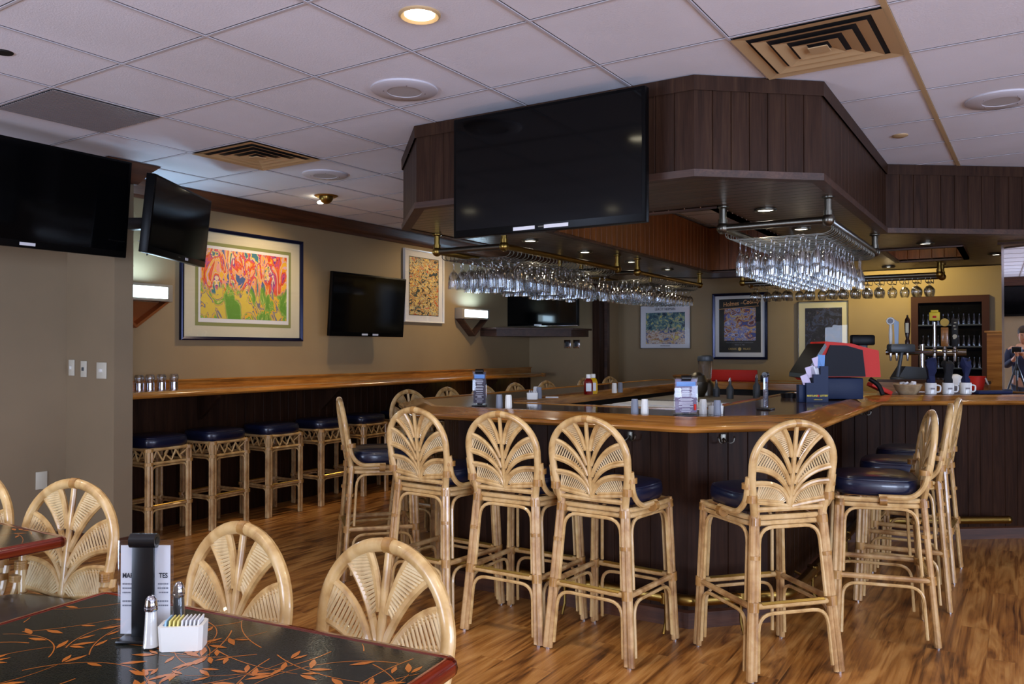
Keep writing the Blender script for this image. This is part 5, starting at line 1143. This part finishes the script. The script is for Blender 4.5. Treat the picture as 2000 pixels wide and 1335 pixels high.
# ================================================================== PHOTOGRAPHER (seen in the mirror)
t = thing('camera_on_tripod', 'black camera on a tripod reflected in the mirror', 'camera', (-.1, 0, 0))
MB().rbox((-.03, 0, 1.42), (.06, .14, .1), .015).build('camera_body', 'blackplastic', t); MB().tube([(0, 0, 1.42), (.065, 0, 1.42)], .034, 20).build('lens', 'blackplastic', t)
MB().rbox((-.03, 0, 1.345), (.06, .05, .05), .01).build('head', 'darkgray', t)
MB().tube([(-.03, 0, 1.34), (-.03, 0, .95)], .014, 10).build('center_column', 'darkgray', t)
for k in range(3): a = PI / 3 + k * 2 * PI / 3; MB().tube([(-.03, 0, 1.2), (-.03 + .42 * math.cos(a), .42 * math.sin(a), .012)], [.016, .011], 8).build('leg', 'blackplastic', t)
def skin_mesh(name, chains, m, parent, lvl=2):
    me = bpy.data.meshes.new(name); V = []; E = []; R = []
    for ch in chains:
        prev = None
        for p, r in ch:
            key = None
            for i_, q in enumerate(V):
                if (Vector(q) - Vector(p)).length < 1e-5: key = i_
            if key is None: V.append(p); R.append(r); key = len(V) - 1
            if prev is not None: E.append((prev, key))
            prev = key
    me.from_pydata(V, E, []); o = bpy.data.objects.new(name, me); COL.objects.link(o)
    mo = o.modifiers.new('s', 'SKIN'); me.skin_vertices.new() if not me.skin_vertices else None
    for i_, r in enumerate(R): me.skin_vertices[0].data[i_].radius = r if isinstance(r, tuple) else (r, r)
    me.skin_vertices[0].data[0].use_root = True
    ms = o.modifiers.new('d', 'SUBSURF'); ms.levels = lvl; ms.render_levels = lvl
    bpy.context.view_layer.update(); m2 = bpy.data.meshes.new_from_object(o.evaluated_get(bpy.context.evaluated_depsgraph_get()))
    bpy.data.objects.remove(o); m2.name = name; m2.materials.clear(); m2.materials.append(M[m]); o = bpy.data.objects.new(name, m2); COL.objects.link(o); o.parent = parent
    m2.polygons.foreach_set('use_smooth', [True] * len(m2.polygons)); return o
t = thing('person', 'person in navy jacket and jeans behind the tripod, reflected in the mirror', 'person', (-.5, -.1, 0))
body = skin_mesh('body', [[((0, 0, .95), (.13, .17)), ((0, 0, 1.12), (.11, .15)), ((.02, 0, 1.32), (.12, .18)), ((.0, 0, 1.44), (.08, .12)), ((.02, 0, 1.51), (.05, .05)), ((.05, 0, 1.60), (.085, .075)), ((.04, 0, 1.70), (.085, .08)), ((.03, 0, 1.76), (.05, .05))],
    [((.0, 0, 1.44), (.08, .12)), ((0, .19, 1.42), .06), ((.06, .25, 1.16), .045), ((.30, .13, 1.28), .034), ((.36, .10, 1.33), .03)],
    [((.0, 0, 1.44), (.08, .12)), ((0, -.19, 1.42), .06), ((.06, -.24, 1.16), .045), ((.30, -.05, 1.28), .034), ((.36, .02, 1.33), .03)],
    [((0, 0, .95), (.13, .17)), ((0, .10, .86), (.09, .085)), ((.02, .11, .5), .062), ((0, .12, .09), .042), ((.14, .13, .03), (.03, .04))],
    [((0, 0, .95), (.13, .17)), ((0, -.10, .86), (.09, .085)), ((.02, -.11, .5), .062), ((0, -.12, .09), .042), ((.14, -.13, .03), (.03, .04))]], 'skin', t)
skin_mesh('jacket', [[((0, 0, .93), (.15, .19)), ((0, 0, 1.12), (.135, .175)), ((.02, 0, 1.32), (.14, .2)), ((.0, 0, 1.44), (.095, .14))],
    [((.0, 0, 1.44), (.095, .14)), ((0, .19, 1.42), .075), ((.06, .25, 1.16), .06), ((.28, .14, 1.27), .045)], [((.0, 0, 1.44), (.095, .14)), ((0, -.19, 1.42), .075), ((.06, -.24, 1.16), .06), ((.28, -.04, 1.27), .045)]], 'jacket', t)
skin_mesh('jeans', [[((0, 0, .95), (.14, .175)), ((0, .10, .84), (.10, .09)), ((.02, .11, .5), .075), ((0, .12, .08), .055)], [((0, 0, .95), (.14, .175)), ((0, -.10, .84), (.10, .09)), ((.02, -.11, .5), .075), ((0, -.12, .08), .055)]], 'jeans', t)
MB().sphere((.02, 0, 1.71), .098, 18, sc=(1.0, .92, 1.0)).build('hair', 'hair', t)
fb = MB()
for s_ in (-1, 1): fb.sphere((.125, s_ * .032, 1.655), .010, 8)
fb.build('eyes', 'ink', t); MB().sphere((.14, 0, 1.625), .014, 8, sc=(1.2, .8, 1.4)).build('nose', 'skin', t); MB().rbox((.13, 0, 1.585), (.01, .04, .008), .003).build('mouth', 'red', t)
for s_ in (-1, 1): MB().sphere((.04, s_ * .083, 1.645), .02, 8, sc=(.8, .4, 1.3)).build('ear', 'skin', t)
for s_ in (-1, 1):
    hx, hy = .37, (.10 if s_ > 0 else .02); ch = [[((hx - .01, hy, 1.33), (.022, .03)), ((hx + .03, hy, 1.36), (.02, .034))]]
    for k in range(4):
        y = hy + (k - 1.5) * .017; l_ = (.032, .038, .035, .028)[k]; ch.append([((hx + .03, hy, 1.36), (.02, .034)), ((hx + .055, y, 1.375), .0085), ((hx + .055 + l_ * .7, y, 1.385), .008), ((hx + .06 + l_, y, 1.365), .007)])
    ch.append([((hx - .01, hy, 1.33), (.022, .03)), ((hx + .01, hy - s_ * .035, 1.36), .010), ((hx + .03, hy - s_ * .045, 1.385), .008)])
    skin_mesh('hand', ch, 'skin', t, 1)
